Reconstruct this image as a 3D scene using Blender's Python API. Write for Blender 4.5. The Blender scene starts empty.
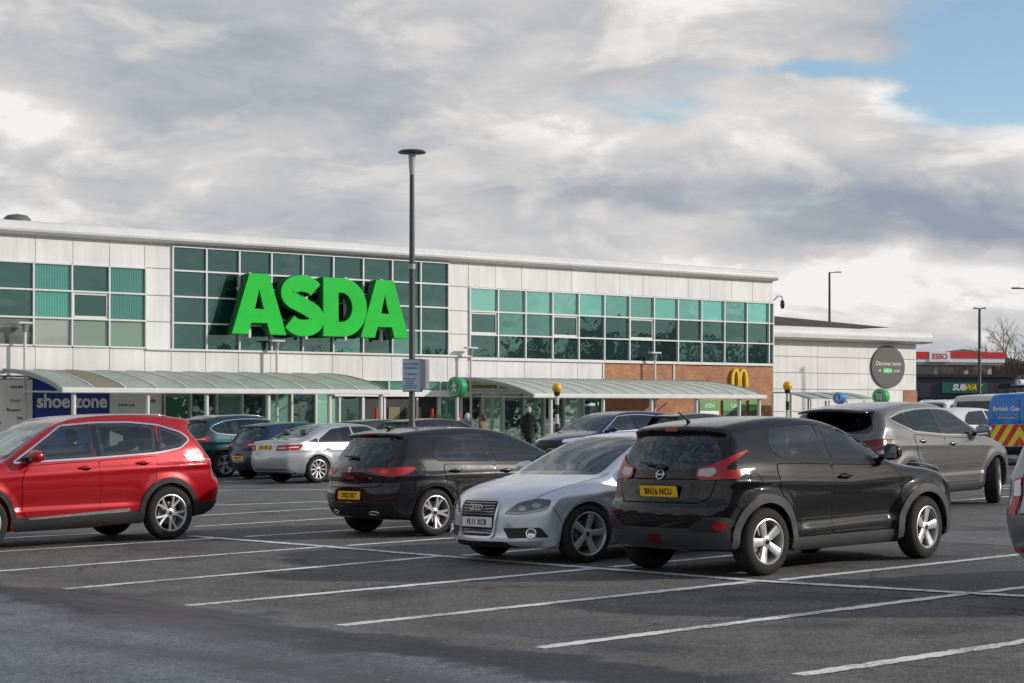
import bpy, bmesh, math, random
import numpy as np
from mathutils import Vector, Matrix
from mathutils.bvhtree import BVHTree
R = math.radians
random.seed(7)
RNG = np.random.default_rng(5)
SC = bpy.context.scene
COL = SC.collection

# ------------------------------------------------------------------ camera, sky, sun, exposure
CAM_H = 1.7
cam = bpy.data.cameras.new('camera')
camo = bpy.data.objects.new('camera', cam); COL.objects.link(camo)
camo.location = (0, 0, CAM_H); camo.rotation_euler = (R(90), 0, 0)
cam.sensor_width = 36; cam.lens = 36 * 1900 / 1024
cam.shift_y = (408.35 - 341.5) / 1024
cam.clip_start = 0.1; cam.clip_end = 6000
SC.camera = camo
SC.view_settings.view_transform = 'Standard'; SC.view_settings.look = 'None'
SC.view_settings.exposure = 0.0; SC.view_settings.gamma = 1; SC.view_settings.use_curve_mapping = False
SUN_AZ, SUN_EL = 96.0, 21.0            # azimuth clockwise from +Y
sun = bpy.data.lights.new('sun', 'SUN'); sun.energy = 3.1; sun.angle = R(1.2); sun.color = (1.0, .95, .87)
suno = bpy.data.objects.new('sun', sun); COL.objects.link(suno)
sd = Vector((math.sin(R(SUN_AZ)) * math.cos(R(SUN_EL)), math.cos(R(SUN_AZ)) * math.cos(R(SUN_EL)), math.sin(R(SUN_EL))))
suno.rotation_euler = sd.to_track_quat('Z', 'Y').to_euler(); suno.location = (40, 0, 30)

W = bpy.data.worlds.new('World'); SC.world = W; W.use_nodes = True
def world():
    nt = W.node_tree; N = nt.nodes; L = nt.links; N.clear()
    def nd(t, **k):
        n = N.new(t)
        for a, b in k.items(): setattr(n, a, b)
        return n
    def mth(op, a, b=None, c=None, clamp=False):
        n = nd('ShaderNodeMath', operation=op, use_clamp=clamp)
        for i, v in enumerate((a, b, c)):
            if v is None: continue
            if isinstance(v, (int, float)): n.inputs[i].default_value = v
            else: L.new(v, n.inputs[i])
        return n.outputs[0]
    tc = nd('ShaderNodeTexCoord'); sp = nd('ShaderNodeSeparateXYZ'); L.new(tc.outputs['Generated'], sp.inputs[0])
    az = mth('ARCTAN2', sp.outputs[0], sp.outputs[1]); el = mth('ARCSINE', sp.outputs[2])
    cv = nd('ShaderNodeCombineXYZ'); L.new(mth('MULTIPLY', az, 7.0), cv.inputs[0]); L.new(mth('MULTIPLY', el, 17.0), cv.inputs[1])
    # bend the coordinates a little so that no blob has a regular outline
    wn = nd('ShaderNodeTexNoise'); wn.inputs['Scale'].default_value = .9; wn.inputs['Detail'].default_value = 6; wn.inputs['Roughness'].default_value = .55
    L.new(cv.outputs[0], wn.inputs['Vector'])
    sc_ = nd('ShaderNodeSeparateColor'); L.new(wn.outputs['Color'], sc_.inputs[0])
    azw = mth('ADD', az, mth('MULTIPLY', mth('SUBTRACT', sc_.outputs[0], .5), .16))
    elw = mth('ADD', el, mth('MULTIPLY', mth('SUBTRACT', sc_.outputs[1], .5), .075))
    def blob(cx, cy, sx, sy, amp):
        a0 = math.atan((cx - 512) / 1900); e0 = math.atan((408.35 - cy) / 1900)
        u = mth('DIVIDE', mth('SUBTRACT', azw, a0), sx / 1900); v = mth('DIVIDE', mth('SUBTRACT', elw, e0), sy / 1900)
        q = mth('ADD', mth('MULTIPLY', u, u), mth('MULTIPLY', v, v))
        return mth('MULTIPLY', mth('EXPONENT', mth('MULTIPLY', q, -1.0)), amp)
    n1 = nd('ShaderNodeTexNoise'); n1.inputs['Scale'].default_value = .8; n1.inputs['Detail'].default_value = 8; n1.inputs['Roughness'].default_value = .56
    n1.inputs['Distortion'].default_value = .25
    of = nd('ShaderNodeVectorMath', operation='ADD'); L.new(cv.outputs[0], of.inputs[0]); of.inputs[1].default_value = (3.7, 1.3, 0)
    L.new(of.outputs[0], n1.inputs['Vector'])
    B = mth('ADD', mth('MULTIPLY', mth('SUBTRACT', n1.outputs['Fac'], .5), 1.15), .655)
    for b in BRIGHT: B = mth('ADD', B, blob(*b))
    n3 = nd('ShaderNodeTexNoise'); n3.inputs['Scale'].default_value = 2.6; n3.inputs['Detail'].default_value = 9; n3.inputs['Roughness'].default_value = .56; n3.inputs['Distortion'].default_value = .5
    L.new(cv.outputs[0], n3.inputs['Vector']); B = mth('ADD', B, mth('MULTIPLY', mth('SUBTRACT', n3.outputs['Fac'], .5), .58))
    n4 = nd('ShaderNodeTexNoise'); n4.inputs['Scale'].default_value = 1.5; n4.inputs['Detail'].default_value = 10; n4.inputs['Roughness'].default_value = .54; n4.inputs['Distortion'].default_value = .35
    o4 = nd('ShaderNodeVectorMath', operation='ADD'); L.new(cv.outputs[0], o4.inputs[0]); o4.inputs[1].default_value = (9.1, 4.2, 2.0); L.new(o4.outputs[0], n4.inputs['Vector'])
    pf = nd('ShaderNodeMapRange'); pf.interpolation_type = 'SMOOTHSTEP'; L.new(n4.outputs['Fac'], pf.inputs[0]); pf.inputs[1].default_value = .47; pf.inputs[2].default_value = .60; pf.inputs[3].default_value = -.10; pf.inputs[4].default_value = .20
    B = mth('ADD', B, pf.outputs[0])       # puffs with firmer edges
    hole = None
    for b in HOLES:
        h = blob(*b); hole = h if hole is None else mth('ADD', hole, h)
    hn = mth('ADD', hole, mth('MULTIPLY', mth('SUBTRACT', n1.outputs['Fac'], .5), -.6)); hn = mth('ADD', hn, mth('MULTIPLY', mth('SUBTRACT', n3.outputs['Fac'], .5), -1.0))
    up = nd('ShaderNodeMapRange'); L.new(el, up.inputs[0]); up.inputs[1].default_value = .24; up.inputs[2].default_value = .60; up.inputs[3].default_value = 0; up.inputs[4].default_value = .62
    hn = mth('ADD', hn, up.outputs[0])      # overhead the cover breaks up
    ms = nd('ShaderNodeMapRange'); ms.interpolation_type = 'SMOOTHSTEP'
    L.new(hn, ms.inputs[0]); ms.inputs[1].default_value = .22; ms.inputs[2].default_value = .95
    # the cloud cover also opens here and there away from the view
    cr = nd('ShaderNodeValToRGB'); L.new(mth('MULTIPLY', B, 1.0, clamp=True), cr.inputs[0])
    e = cr.color_ramp.elements
    e[0].position = 0.0; e[0].color = (.30, .345, .43, 1)
    e[1].position = 1.0; e[1].color = (.90, .885, .87, 1)
    for p, c in ((.3, (.40, .43, .48, 1)), (.6, (.585, .583, .590, 1)), (.8, (.715, .70, .69, 1))):
        q = e.new(p); q.color = c
    bgc = nd('ShaderNodeBackground'); L.new(cr.outputs[0], bgc.inputs[0]); bgc.inputs[1].default_value = 1.0
    sky = nd('ShaderNodeTexSky'); sky.sky_type = 'NISHITA'; sky.sun_disc = False
    sky.sun_elevation = R(SUN_EL); sky.sun_rotation = R(SUN_AZ); sky.air_density = 1.0; sky.dust_density = .4; sky.ozone_density = 2.0
    bgs = nd('ShaderNodeBackground'); L.new(sky.outputs[0], bgs.inputs[0]); bgs.inputs[1].default_value = .15
    mx = nd('ShaderNodeMixShader'); L.new(ms.outputs[0], mx.inputs[0]); L.new(bgc.outputs[0], mx.inputs[1]); L.new(bgs.outputs[0], mx.inputs[2])
    out = nd('ShaderNodeOutputWorld'); L.new(mx.outputs[0], out.inputs[0])
BRIGHT = [(60, 40, 200, 45, -.16), (190, 105, 130, 26, -.20), (20, 122, 60, 28, .22), (330, 60, 160, 60, .02), (480, 20, 150, 60, .10),
          (640, 125, 130, 28, .30), (890, 110, 70, 40, .22), (890, 212, 130, 26, -.62), (980, 238, 90, 20, -.45), (690, 212, 70, 18, .16), (650, 190, 110, 14, -.30), (420, 165, 120, 18, -.16),
          (900, 286, 260, 24, .46), (560, 190, 120, 30, -.10), (300, 185, 120, 25, .10), (330, 235, 50, 14, -.18), (760, 75, 60, 16, -.05), (560, 150, 60, 30, .06)]
HOLES = [(985, 52, 70, 58, 1.3), (1100, 70, 110, 70, 1.2), (640, 98, 90, 14, .62), (760, 66, 110, 12, .55), (850, 62, 70, 18, .70), (770, 205, 50, 10, .45)]
world()

# ------------------------------------------------------------------ materials
MATS = {}
def mat(name, base, rough=.5, metal=0., spec=.5, coat=0., coat_r=.03, alpha=None, var=0., vscale=4., bump=0., bscale=60., emis=None, estr=0., backblack=False, ior=None, flake=0.):
    if name in MATS: return MATS[name]
    m = bpy.data.materials.new(name); m.use_nodes = True
    nt = m.node_tree; b = nt.nodes['Principled BSDF']; L = nt.links
    b.inputs['Base Color'].default_value = (*base, 1); b.inputs['Roughness'].default_value = rough
    b.inputs['Metallic'].default_value = metal; b.inputs['Specular IOR Level'].default_value = spec
    if flake:
        tc = nt.nodes.new('ShaderNodeTexCoord'); n = nt.nodes.new('ShaderNodeTexNoise'); n.inputs['Scale'].default_value = 5; n.inputs['Detail'].default_value = 8; n.inputs['Roughness'].default_value = .7
        L.new(tc.outputs['Object'], n.inputs['Vector']); mr = nt.nodes.new('ShaderNodeMapRange'); L.new(n.outputs['Fac'], mr.inputs[0]); mr.inputs[1].default_value = .4; mr.inputs[2].default_value = .75; mr.inputs[3].default_value = .015; mr.inputs[4].default_value = flake; L.new(mr.outputs[0], b.inputs['Coat Roughness'])
    if coat: b.inputs['Coat Weight'].default_value = coat; b.inputs['Coat Roughness'].default_value = coat_r
    if emis: b.inputs['Emission Color'].default_value = (*emis, 1); b.inputs['Emission Strength'].default_value = estr
    if var:
        tc = nt.nodes.new('ShaderNodeTexCoord'); n = nt.nodes.new('ShaderNodeTexNoise'); n.inputs['Scale'].default_value = vscale
        n.inputs['Detail'].default_value = 7; n.inputs['Roughness'].default_value = .62
        L.new(tc.outputs['Object'], n.inputs['Vector'])
        mr = nt.nodes.new('ShaderNodeMapRange'); L.new(n.outputs['Fac'], mr.inputs[0])
        mr.inputs[1].default_value = .25; mr.inputs[2].default_value = .75
        mr.inputs[3].default_value = 1 - var; mr.inputs[4].default_value = 1 + var
        mx = nt.nodes.new('ShaderNodeVectorMath'); mx.operation = 'SCALE'; mx.inputs[0].default_value = base
        L.new(mr.outputs[0], mx.inputs['Scale']); L.new(mx.outputs[0], b.inputs['Base Color'])
        mr2 = nt.nodes.new('ShaderNodeMapRange'); L.new(n.outputs['Fac'], mr2.inputs[0])
        mr2.inputs[1].default_value = .3; mr2.inputs[2].default_value = .7
        mr2.inputs[3].default_value = max(.02, rough - .06); mr2.inputs[4].default_value = min(1, rough + .10)
        L.new(mr2.outputs[0], b.inputs['Roughness'])
    if bump:
        tc = nt.nodes.new('ShaderNodeTexCoord'); n = nt.nodes.new('ShaderNodeTexNoise'); n.inputs['Scale'].default_value = bscale
        n.inputs['Detail'].default_value = 4; L.new(tc.outputs['Object'], n.inputs['Vector'])
        bp = nt.nodes.new('ShaderNodeBump'); bp.inputs['Strength'].default_value = bump; bp.inputs['Distance'].default_value = .01
        L.new(n.outputs['Fac'], bp.inputs['Height']); L.new(bp.outputs[0], b.inputs['Normal'])
    if backblack:     # the inside of a car shell is dark lining, its outside is paint
        g = nt.nodes.new('ShaderNodeNewGeometry'); d = nt.nodes.new('ShaderNodeBsdfDiffuse'); d.inputs[0].default_value = (.11, .11, .11, 1)
        mx = nt.nodes.new('ShaderNodeMixShader'); L.new(g.outputs['Backfacing'], mx.inputs[0]); L.new(b.outputs[0], mx.inputs[1]); L.new(d.outputs[0], mx.inputs[2])
        L.new(mx.outputs[0], nt.nodes['Material Output'].inputs[0])
    MATS[name] = m
    return m
def glass_mat(name, tint, gloss_tint=(1, 1, 1), ior=1.5, rough=.015, boost=.03):
    if name in MATS: return MATS[name]
    m = bpy.data.materials.new(name); m.use_nodes = True
    nt = m.node_tree; N = nt.nodes; L = nt.links; N.clear()
    o = N.new('ShaderNodeOutputMaterial'); t = N.new('ShaderNodeBsdfTransparent'); t.inputs[0].default_value = (*tint, 1)
    g = N.new('ShaderNodeBsdfGlossy'); g.inputs['Roughness'].default_value = rough; g.inputs[0].default_value = (*gloss_tint, 1)
    f = N.new('ShaderNodeFresnel'); f.inputs[0].default_value = ior
    a = N.new('ShaderNodeMath'); a.operation = 'ADD'; a.use_clamp = True; L.new(f.outputs[0], a.inputs[0]); a.inputs[1].default_value = boost
    mx = N.new('ShaderNodeMixShader'); L.new(a.outputs[0], mx.inputs[0]); L.new(t.outputs[0], mx.inputs[1]); L.new(g.outputs[0], mx.inputs[2])
    L.new(mx.outputs[0], o.inputs[0]); MATS[name] = m
    return m

# ------------------------------------------------------------------ mesh helpers
def mesh_from(verts, faces, smooth=False):
    me = bpy.data.meshes.new('mesh'); me.from_pydata([tuple(v) for v in verts], [], [tuple(f) for f in faces]); me.update()
    if smooth: me.shade_smooth()
    return me
def link(name, me, m=None, parent=None):
    o = bpy.data.objects.new(name, me); COL.objects.link(o)
    if m is not None: me.materials.clear(); me.materials.append(m)
    if parent is not None: o.parent = parent
    return o
def tag(o, label=None, cat=None, group=None, kind=None):
    if label: o['label'] = label
    if cat: o['category'] = cat
    if group: o['group'] = group
    if kind: o['kind'] = kind
    return o
def empty(name, loc=(0, 0, 0), rz=0):
    o = bpy.data.objects.new(name, None); COL.objects.link(o); o.location = loc; o.rotation_euler = (0, 0, rz); o.empty_display_size = .2
    return o
class MB:
    """collects simple shapes into one mesh"""
    def __init__(s): s.v = []; s.f = []
    def add(s, v, f):
        k = len(s.v); s.v += [tuple(p) for p in v]; s.f += [tuple(i + k for i in q) for q in f]; return s
    def box(s, c, d, M=None, bev=0):
        bm = bmesh.new(); bmesh.ops.create_cube(bm, size=1)
        for v in bm.verts: v.co = Vector((v.co.x * d[0], v.co.y * d[1], v.co.z * d[2]))
        if bev: bmesh.ops.bevel(bm, geom=bm.edges[:], offset=bev, segments=2, affect='EDGES')
        for v in bm.verts:
            v.co = v.co + Vector(c)
            if M is not None: v.co = M @ v.co
        bm.verts.index_update(); s.add([v.co.copy() for v in bm.verts], [[v.index for v in f.verts] for f in bm.faces]); bm.free(); return s
    def tube(s, pts, r, n=10, cap=True):
        pts = [Vector(p) for p in pts]; rs = r if isinstance(r, (list, tuple)) else [r] * len(pts)
        v = []; f = []
        for i, p in enumerate(pts):
            d = (pts[min(i + 1, len(pts) - 1)] - pts[max(i - 1, 0)]).normalized()
            a = d.orthogonal().normalized() if i == 0 else (a - d * a.dot(d)).normalized()
            b = d.cross(a)
            for k in range(n):
                t = 2 * math.pi * k / n; v.append(p + (a * math.cos(t) + b * math.sin(t)) * rs[i])
        for i in range(len(pts) - 1):
            for k in range(n):
                f.append((i * n + k, i * n + (k + 1) % n, (i + 1) * n + (k + 1) % n, (i + 1) * n + k))
        if cap: f.append(tuple(range(n))[::-1]); f.append(tuple((len(pts) - 1) * n + k for k in range(n)))
        return s.add(v, f)
    def lathe(s, prof, n=24, M=None):
        """prof: (r, z) about z"""
        v = []; f = []
        for r, z in prof:
            for k in range(n):
                t = 2 * math.pi * k / n; p = Vector((r * math.cos(t), r * math.sin(t), z)); v.append(M @ p if M is not None else p)
        for i in range(len(prof) - 1):
            for k in range(n): f.append((i * n + k, i * n + (k + 1) % n, (i + 1) * n + (k + 1) % n, (i + 1) * n + k))
        return s.add(v, f)
    def build(s, name, m=None, parent=None, smooth=False, angle=None):
        me = mesh_from(s.v, s.f, smooth); 
        bm = bmesh.new(); bm.from_mesh(me); bmesh.ops.recalc_face_normals(bm, faces=bm.faces[:]); bm.to_mesh(me); bm.free()
        if angle is not None: me.shade_smooth(); me.set_sharp_from_angle(angle=R(angle))
        return link(name, me, m, parent)
def curve_mesh(splines, depth, bevel=0.0):
    """filled outline with holes, extruded by +-depth/2, as a mesh in its own xy plane"""
    c = bpy.data.curves.new('c', 'CURVE'); c.dimensions = '2D'; c.fill_mode = 'BOTH'; c.extrude = depth / 2; c.bevel_depth = bevel; c.bevel_resolution = 1
    for pts in splines:
        sp = c.splines.new('POLY'); sp.points.add(len(pts) - 1); sp.use_cyclic_u = True
        for p, q in zip(sp.points, pts): p.co = (q[0], q[1], 0, 1)
    return _conv(c)
def _conv(c):
    o = bpy.data.objects.new('tmp', c); COL.objects.link(o)
    dg = bpy.context.evaluated_depsgraph_get(); me = bpy.data.meshes.new_from_object(o.evaluated_get(dg))
    bpy.data.objects.remove(o); bpy.data.curves.remove(c)
    return me
def text_mesh(s, size, depth=.01, bold=0.0, shear=0., align='CENTER', xs=1.0, space=1.0):
    c = bpy.data.curves.new('t', 'FONT'); c.body = s; c.size = size; c.extrude = depth / 2; c.offset = bold; c.shear = shear
    c.align_x = align; c.align_y = 'CENTER'; c.space_character = space; c.resolution_u = 4
    me = _conv(c)
    if xs != 1.0:
        for v in me.vertices: v.co.x *= xs
    return me
def xform(me, M):
    me.transform(M); me.update(); return me
# ------------------------------------------------------------------ signed-distance solids (one continuous skin per body)
def nets(F, org, h):
    """naive surface nets of F < 0 on a grid"""
    nx, ny, nz = F.shape; S = F < 0
    cnt = np.zeros((nx - 1, ny - 1, nz - 1)); acc = np.zeros((nx - 1, ny - 1, nz - 1, 3))
    sl = lambda o, n: slice(o, n - 1 + o)
    C = [(a, b, c) for a in (0, 1) for b in (0, 1) for c in (0, 1)]
    for p in C:
        for ax in range(3):
            if p[ax]: continue
            q = list(p); q[ax] = 1
            A = F[sl(p[0], nx), sl(p[1], ny), sl(p[2], nz)]; Bv = F[sl(q[0], nx), sl(q[1], ny), sl(q[2], nz)]
            m = (A < 0) != (Bv < 0); t = np.where(m, A / np.where(m, A - Bv, 1), 0)
            cnt += m
            for k in range(3): acc[..., k] += np.where(m, p[k] + (t if k == ax else 0), 0)
    cells = cnt > 0; idx = -np.ones(cells.shape, int); idx[cells] = np.arange(cells.sum())
    ijk = np.argwhere(cells); V = (ijk + acc[cells] / cnt[cells][:, None]) * h + np.array(org)
    faces = []
    for ax in range(3):
        a, b = (ax + 1) % 3, (ax + 2) % 3
        s0 = [slice(1, n - 1) for n in F.shape]; s1 = list(s0); s0[ax] = slice(0, F.shape[ax] - 1); s1[ax] = slice(1, F.shape[ax])
        X = S[tuple(s0)]; Y = S[tuple(s1)]
        for flip, mk in ((0, X & ~Y), (1, ~X & Y)):
            g = np.argwhere(mk)
            if not len(g): continue
            for k in (a, b): g[:, k] += 1
            def cell(da, db):
                q = g.copy(); q[:, a] -= da; q[:, b] -= db; return idx[q[:, 0], q[:, 1], q[:, 2]]
            quad = np.stack([cell(1, 1), cell(0, 1), cell(0, 0), cell(1, 0)], 1)
            faces.append(quad[:, ::-1] if flip else quad)
    Fc = np.concatenate(faces); Fc = Fc[(Fc >= 0).all(1)]
    return V, Fc
def solid(fn, lo, hi, h, newton=3):
    n = [int(math.ceil((hi[k] - lo[k]) / h)) + 1 for k in range(3)]
    ax = [lo[k] + h * np.arange(n[k]) for k in range(3)]
    X, Y, Z = np.meshgrid(*ax, indexing='ij')
    V, Fc = nets(fn(X, Y, Z), lo, h)
    e = h * .15
    for _ in range(newton):
        f = fn(V[:, 0], V[:, 1], V[:, 2]); G = np.empty_like(V)
        for k in range(3):
            D = np.zeros(3); D[k] = e; p = V + D; q = V - D
            G[:, k] = (fn(p[:, 0], p[:, 1], p[:, 2]) - fn(q[:, 0], q[:, 1], q[:, 2])) / (2 * e)
        st = (f / np.maximum((G * G).sum(1), .05))[:, None] * G
        ln = np.linalg.norm(st, axis=1, keepdims=True); V = V - st * np.minimum(1, .5 * h / np.maximum(ln, 1e-9))
    return V, Fc
def smax(a, b, k): 
    h = np.maximum(k - np.abs(a - b), 0) / k; return np.maximum(a, b) + h * h * k * .25
def smin(a, b, k): return -smax(-a, -b, k)
def sstep(a, b, x):
    t = np.clip((x - a) / (b - a), 0, 1); return t * t * (3 - 2 * t)
def rbox(x, y, z, c, d, r):
    qx = np.abs(x - c[0]) - d[0] + r; qy = np.abs(y - c[1]) - d[1] + r; qz = np.abs(z - c[2]) - d[2] + r
    return np.sqrt(np.maximum(qx, 0) ** 2 + np.maximum(qy, 0) ** 2 + np.maximum(qz, 0) ** 2) + np.minimum(np.maximum(np.maximum(qx, qy), qz), 0) - r
def capsule(x, y, z, a, b, ra, rb):
    a = np.array(a, float); b = np.array(b, float); d = b - a
    t = np.clip(((x - a[0]) * d[0] + (y - a[1]) * d[1] + (z - a[2]) * d[2]) / max(d @ d, 1e-9), 0, 1)
    return np.sqrt((x - a[0] - t * d[0]) ** 2 + (y - a[1] - t * d[1]) ** 2 + (z - a[2] - t * d[2]) ** 2) - (ra + (rb - ra) * t)
def ellip(x, y, z, c, r):
    k0 = np.sqrt(((x - c[0]) / r[0]) ** 2 + ((y - c[1]) / r[1]) ** 2 + ((z - c[2]) / r[2]) ** 2)
    return (k0 - 1) * min(r)
def chaikin(p, n=3):
    p = np.array(p, float)
    for _ in range(n):
        q = np.roll(p, -1, 0); p = np.stack([.75 * p + .25 * q, .25 * p + .75 * q], 1).reshape(-1, 2)
    return p
class SDF2:
    def __init__(s, poly, h=.01, pad=.5):
        P = np.array(poly); s.lo = P.min(0) - pad; s.h = h; n = np.ceil((P.max(0) + pad - s.lo) / h).astype(int) + 1
        X, Z = np.meshgrid(s.lo[0] + h * np.arange(n[0]), s.lo[1] + h * np.arange(n[1]), indexing='ij')
        D = np.full(X.shape, 1e9); ins = np.zeros(X.shape, bool)
        for a, b in zip(P, np.roll(P, -1, 0)):
            d = b - a; t = np.clip(((X - a[0]) * d[0] + (Z - a[1]) * d[1]) / max(d @ d, 1e-12), 0, 1)
            D = np.minimum(D, (X - a[0] - t * d[0]) ** 2 + (Z - a[1] - t * d[1]) ** 2)
            c = (a[1] > Z) != (b[1] > Z)
            with np.errstate(divide='ignore', invalid='ignore'):
                ins ^= c & (X < (b[0] - a[0]) * (Z - a[1]) / (b[1] - a[1] + 1e-15) + a[0])
        s.D = np.sqrt(D) * np.where(ins, -1, 1)
    def __call__(s, x, z):
        u = np.clip((x - s.lo[0]) / s.h, 0, s.D.shape[0] - 1.001); v = np.clip((z - s.lo[1]) / s.h, 0, s.D.shape[1] - 1.001)
        i = u.astype(int); j = v.astype(int); u = u - i; v = v - j; D = s.D
        return (D[i, j] * (1 - u) + D[i + 1, j] * u) * (1 - v) + (D[i, j + 1] * (1 - u) + D[i + 1, j + 1] * u) * v
def ctab(t):
    """smooth 1-D table"""
    xs = np.array([p[0] for p in t], float); ys = np.array([p[1] for p in t], float)
    X = np.linspace(xs[0] - .2, xs[-1] + .2, 400); Y = np.interp(X, xs, ys)
    w = max(3, int(.22 / (X[1] - X[0]))); k = np.hanning(w + 2); k /= k.sum()
    Y = np.convolve(np.pad(Y, w, mode='edge'), k, mode='same')[w:-w]
    return lambda x: np.interp(x, X, Y)

# ------------------------------------------------------------------ the ground plane: it climbs gently towards +X
SLOPE = .02137
def gz(x): return SLOPE * max(-45.0, min(45.0, x))
def P(px, py):
    """ground point under a pixel of the photograph"""
    s = (py - 408.35 + SLOPE * (px - 512)) / CAM_H
    return Vector(((px - 512) / s, 1900 / s))
def at(px, Y, z=None):
    x = (px - 512) / 1900 * Y
    return Vector((x, Y, gz(x) if z is None else z))
def dirv(hd): return Vector((math.sin(R(hd)), math.cos(R(hd))))
# ------------------------------------------------------------------ cars
BLACK = mat('black_plastic', (.018, .018, .019), .55, spec=.4, var=.15, vscale=9)
GLOSSB = mat('gloss_black', (.008, .008, .009), .08, coat=.6)
CLAD = mat('grey_cladding', (.042, .043, .046), .6, var=.12, vscale=8)
RUBBER = mat('tyre_rubber', (.022, .022, .022), .8, spec=.3, var=.2, vscale=14)
CHROME = mat('chrome', (.80, .80, .80), .12, metal=1)
ALLOY = mat('alloy_silver', (.52, .52, .52), .36, metal=.6, var=.06, vscale=10)
ALLOYD = mat('alloy_dark', (.035, .035, .038), .35, metal=.6)
STEEL = mat('brake_steel', (.25, .24, .23), .45, metal=.9, var=.2, vscale=12)
DARK = mat('dark_void', (.006, .006, .006), .9, spec=.1)
SEATM = mat('seat_cloth', (.15, .15, .155), .8, var=.2, vscale=12)
DASHM = mat('dash_plastic', (.07, .07, .075), .6)
GLASS = glass_mat('car_glass', (.86, .94, .92), (.92, .98, 1), boost=.045)
GLASSD = glass_mat('privacy_glass', (.28, .36, .39), (.80, .94, 1), boost=.03)
CLEAR = glass_mat('lamp_glass', (.9, .92, .93), (1, 1, 1), boost=.05)
RED = mat('tail_red', (.36, .004, .008), .22, coat=.25, var=.12, vscale=30)
REDD = mat('tail_red_dark', (.10, .003, .005), .2, coat=.3)
WHITEL = mat('lamp_white', (.75, .75, .76), .15, coat=.8)
PLATEY = mat('plate_yellow', (.92, .53, .02), .3, var=.05, vscale=20)
PLATEW = mat('plate_white', (.75, .76, .76), .3, var=.05, vscale=20)
def paint(name, c, metal=.35, rough=.34, spec=.3): return mat('paint_' + name, c, rough, metal=metal, spec=spec, coat=.85, coat_r=.025, backblack=True, flake=.10)

def roundpoly(p, r, n=4):
    out = []; m = len(p)
    for i in range(m):
        a, b, c = (Vector(p[i - 1]), Vector(p[i]), Vector(p[(i + 1) % m])); rr = r[i] if isinstance(r, (list, tuple)) else r
        d1 = a - b; d2 = c - b; k1 = min(rr, d1.length * .48); k2 = min(rr, d2.length * .48)
        if rr <= 1e-5: out.append((b.x, b.y)); continue
        s = b + d1.normalized() * k1; e = b + d2.normalized() * k2
        for j in range(n + 1):
            t = j / n; q = s * (1 - t) ** 2 + b * 2 * t * (1 - t) + e * t * t; out.append((q.x, q.y))
    return out
def offpoly(p, d):
    """positive d grows the outline"""
    m = len(p); A = sum(p[i - 1][0] * p[i][1] - p[i][0] * p[i - 1][1] for i in range(m)); sg = 1 if A > 0 else -1
    out = []
    for i in range(m):
        a, b, c = Vector(p[i - 1]), Vector(p[i]), Vector(p[(i + 1) % m])
        d1 = (b - a).normalized(); d2 = (c - b).normalized()
        n1 = Vector((d1.y, -d1.x)) * sg; n2 = Vector((d2.y, -d2.x)) * sg
        n = n1 + n2; n = n.normalized() if n.length > 1e-6 else n1
        k = min(2.0, 1 / max(.3, n.dot(n1))); q = b + n * d * k; out.append((q.x, q.y))
    return out
def inpoly(p, X, Y):
    ins = np.zeros(X.shape, bool)
    for a, b in zip(p, p[1:] + p[:1]):
        c = (a[1] > Y) != (b[1] > Y)
        with np.errstate(divide='ignore', invalid='ignore'): ins ^= c & (X < (b[0] - a[0]) * (Y - a[1]) / (b[1] - a[1] + 1e-15) + a[0])
    return ins
def arc(cx, cz, r, a0, a1, n=14): return [(cx + r * math.cos(R(a0 + (a1 - a0) * i / n)), cz + r * math.sin(R(a0 + (a1 - a0) * i / n))) for i in range(n + 1)]
def superell(c, r, e=.5, nu=20, nv=12, M=None):
    f = lambda a, k: math.copysign(abs(a) ** k, a)
    V = []; F = []
    for j in range(nv + 1):
        ph = -math.pi / 2 + math.pi * j / nv
        for i in range(nu):
            th = 2 * math.pi * i / nu
            p = Vector((r[0] * f(math.cos(ph), e) * f(math.cos(th), e), r[1] * f(math.cos(ph), e) * f(math.sin(th), e), r[2] * f(math.sin(ph), e)))
            if M is not None: p = M @ p
            V.append(p + Vector(c))
    for j in range(nv):
        for i in range(nu): F.append((j * nu + i, j * nu + (i + 1) % nu, (j + 1) * nu + (i + 1) % nu, (j + 1) * nu + i))
    return V, F

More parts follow.
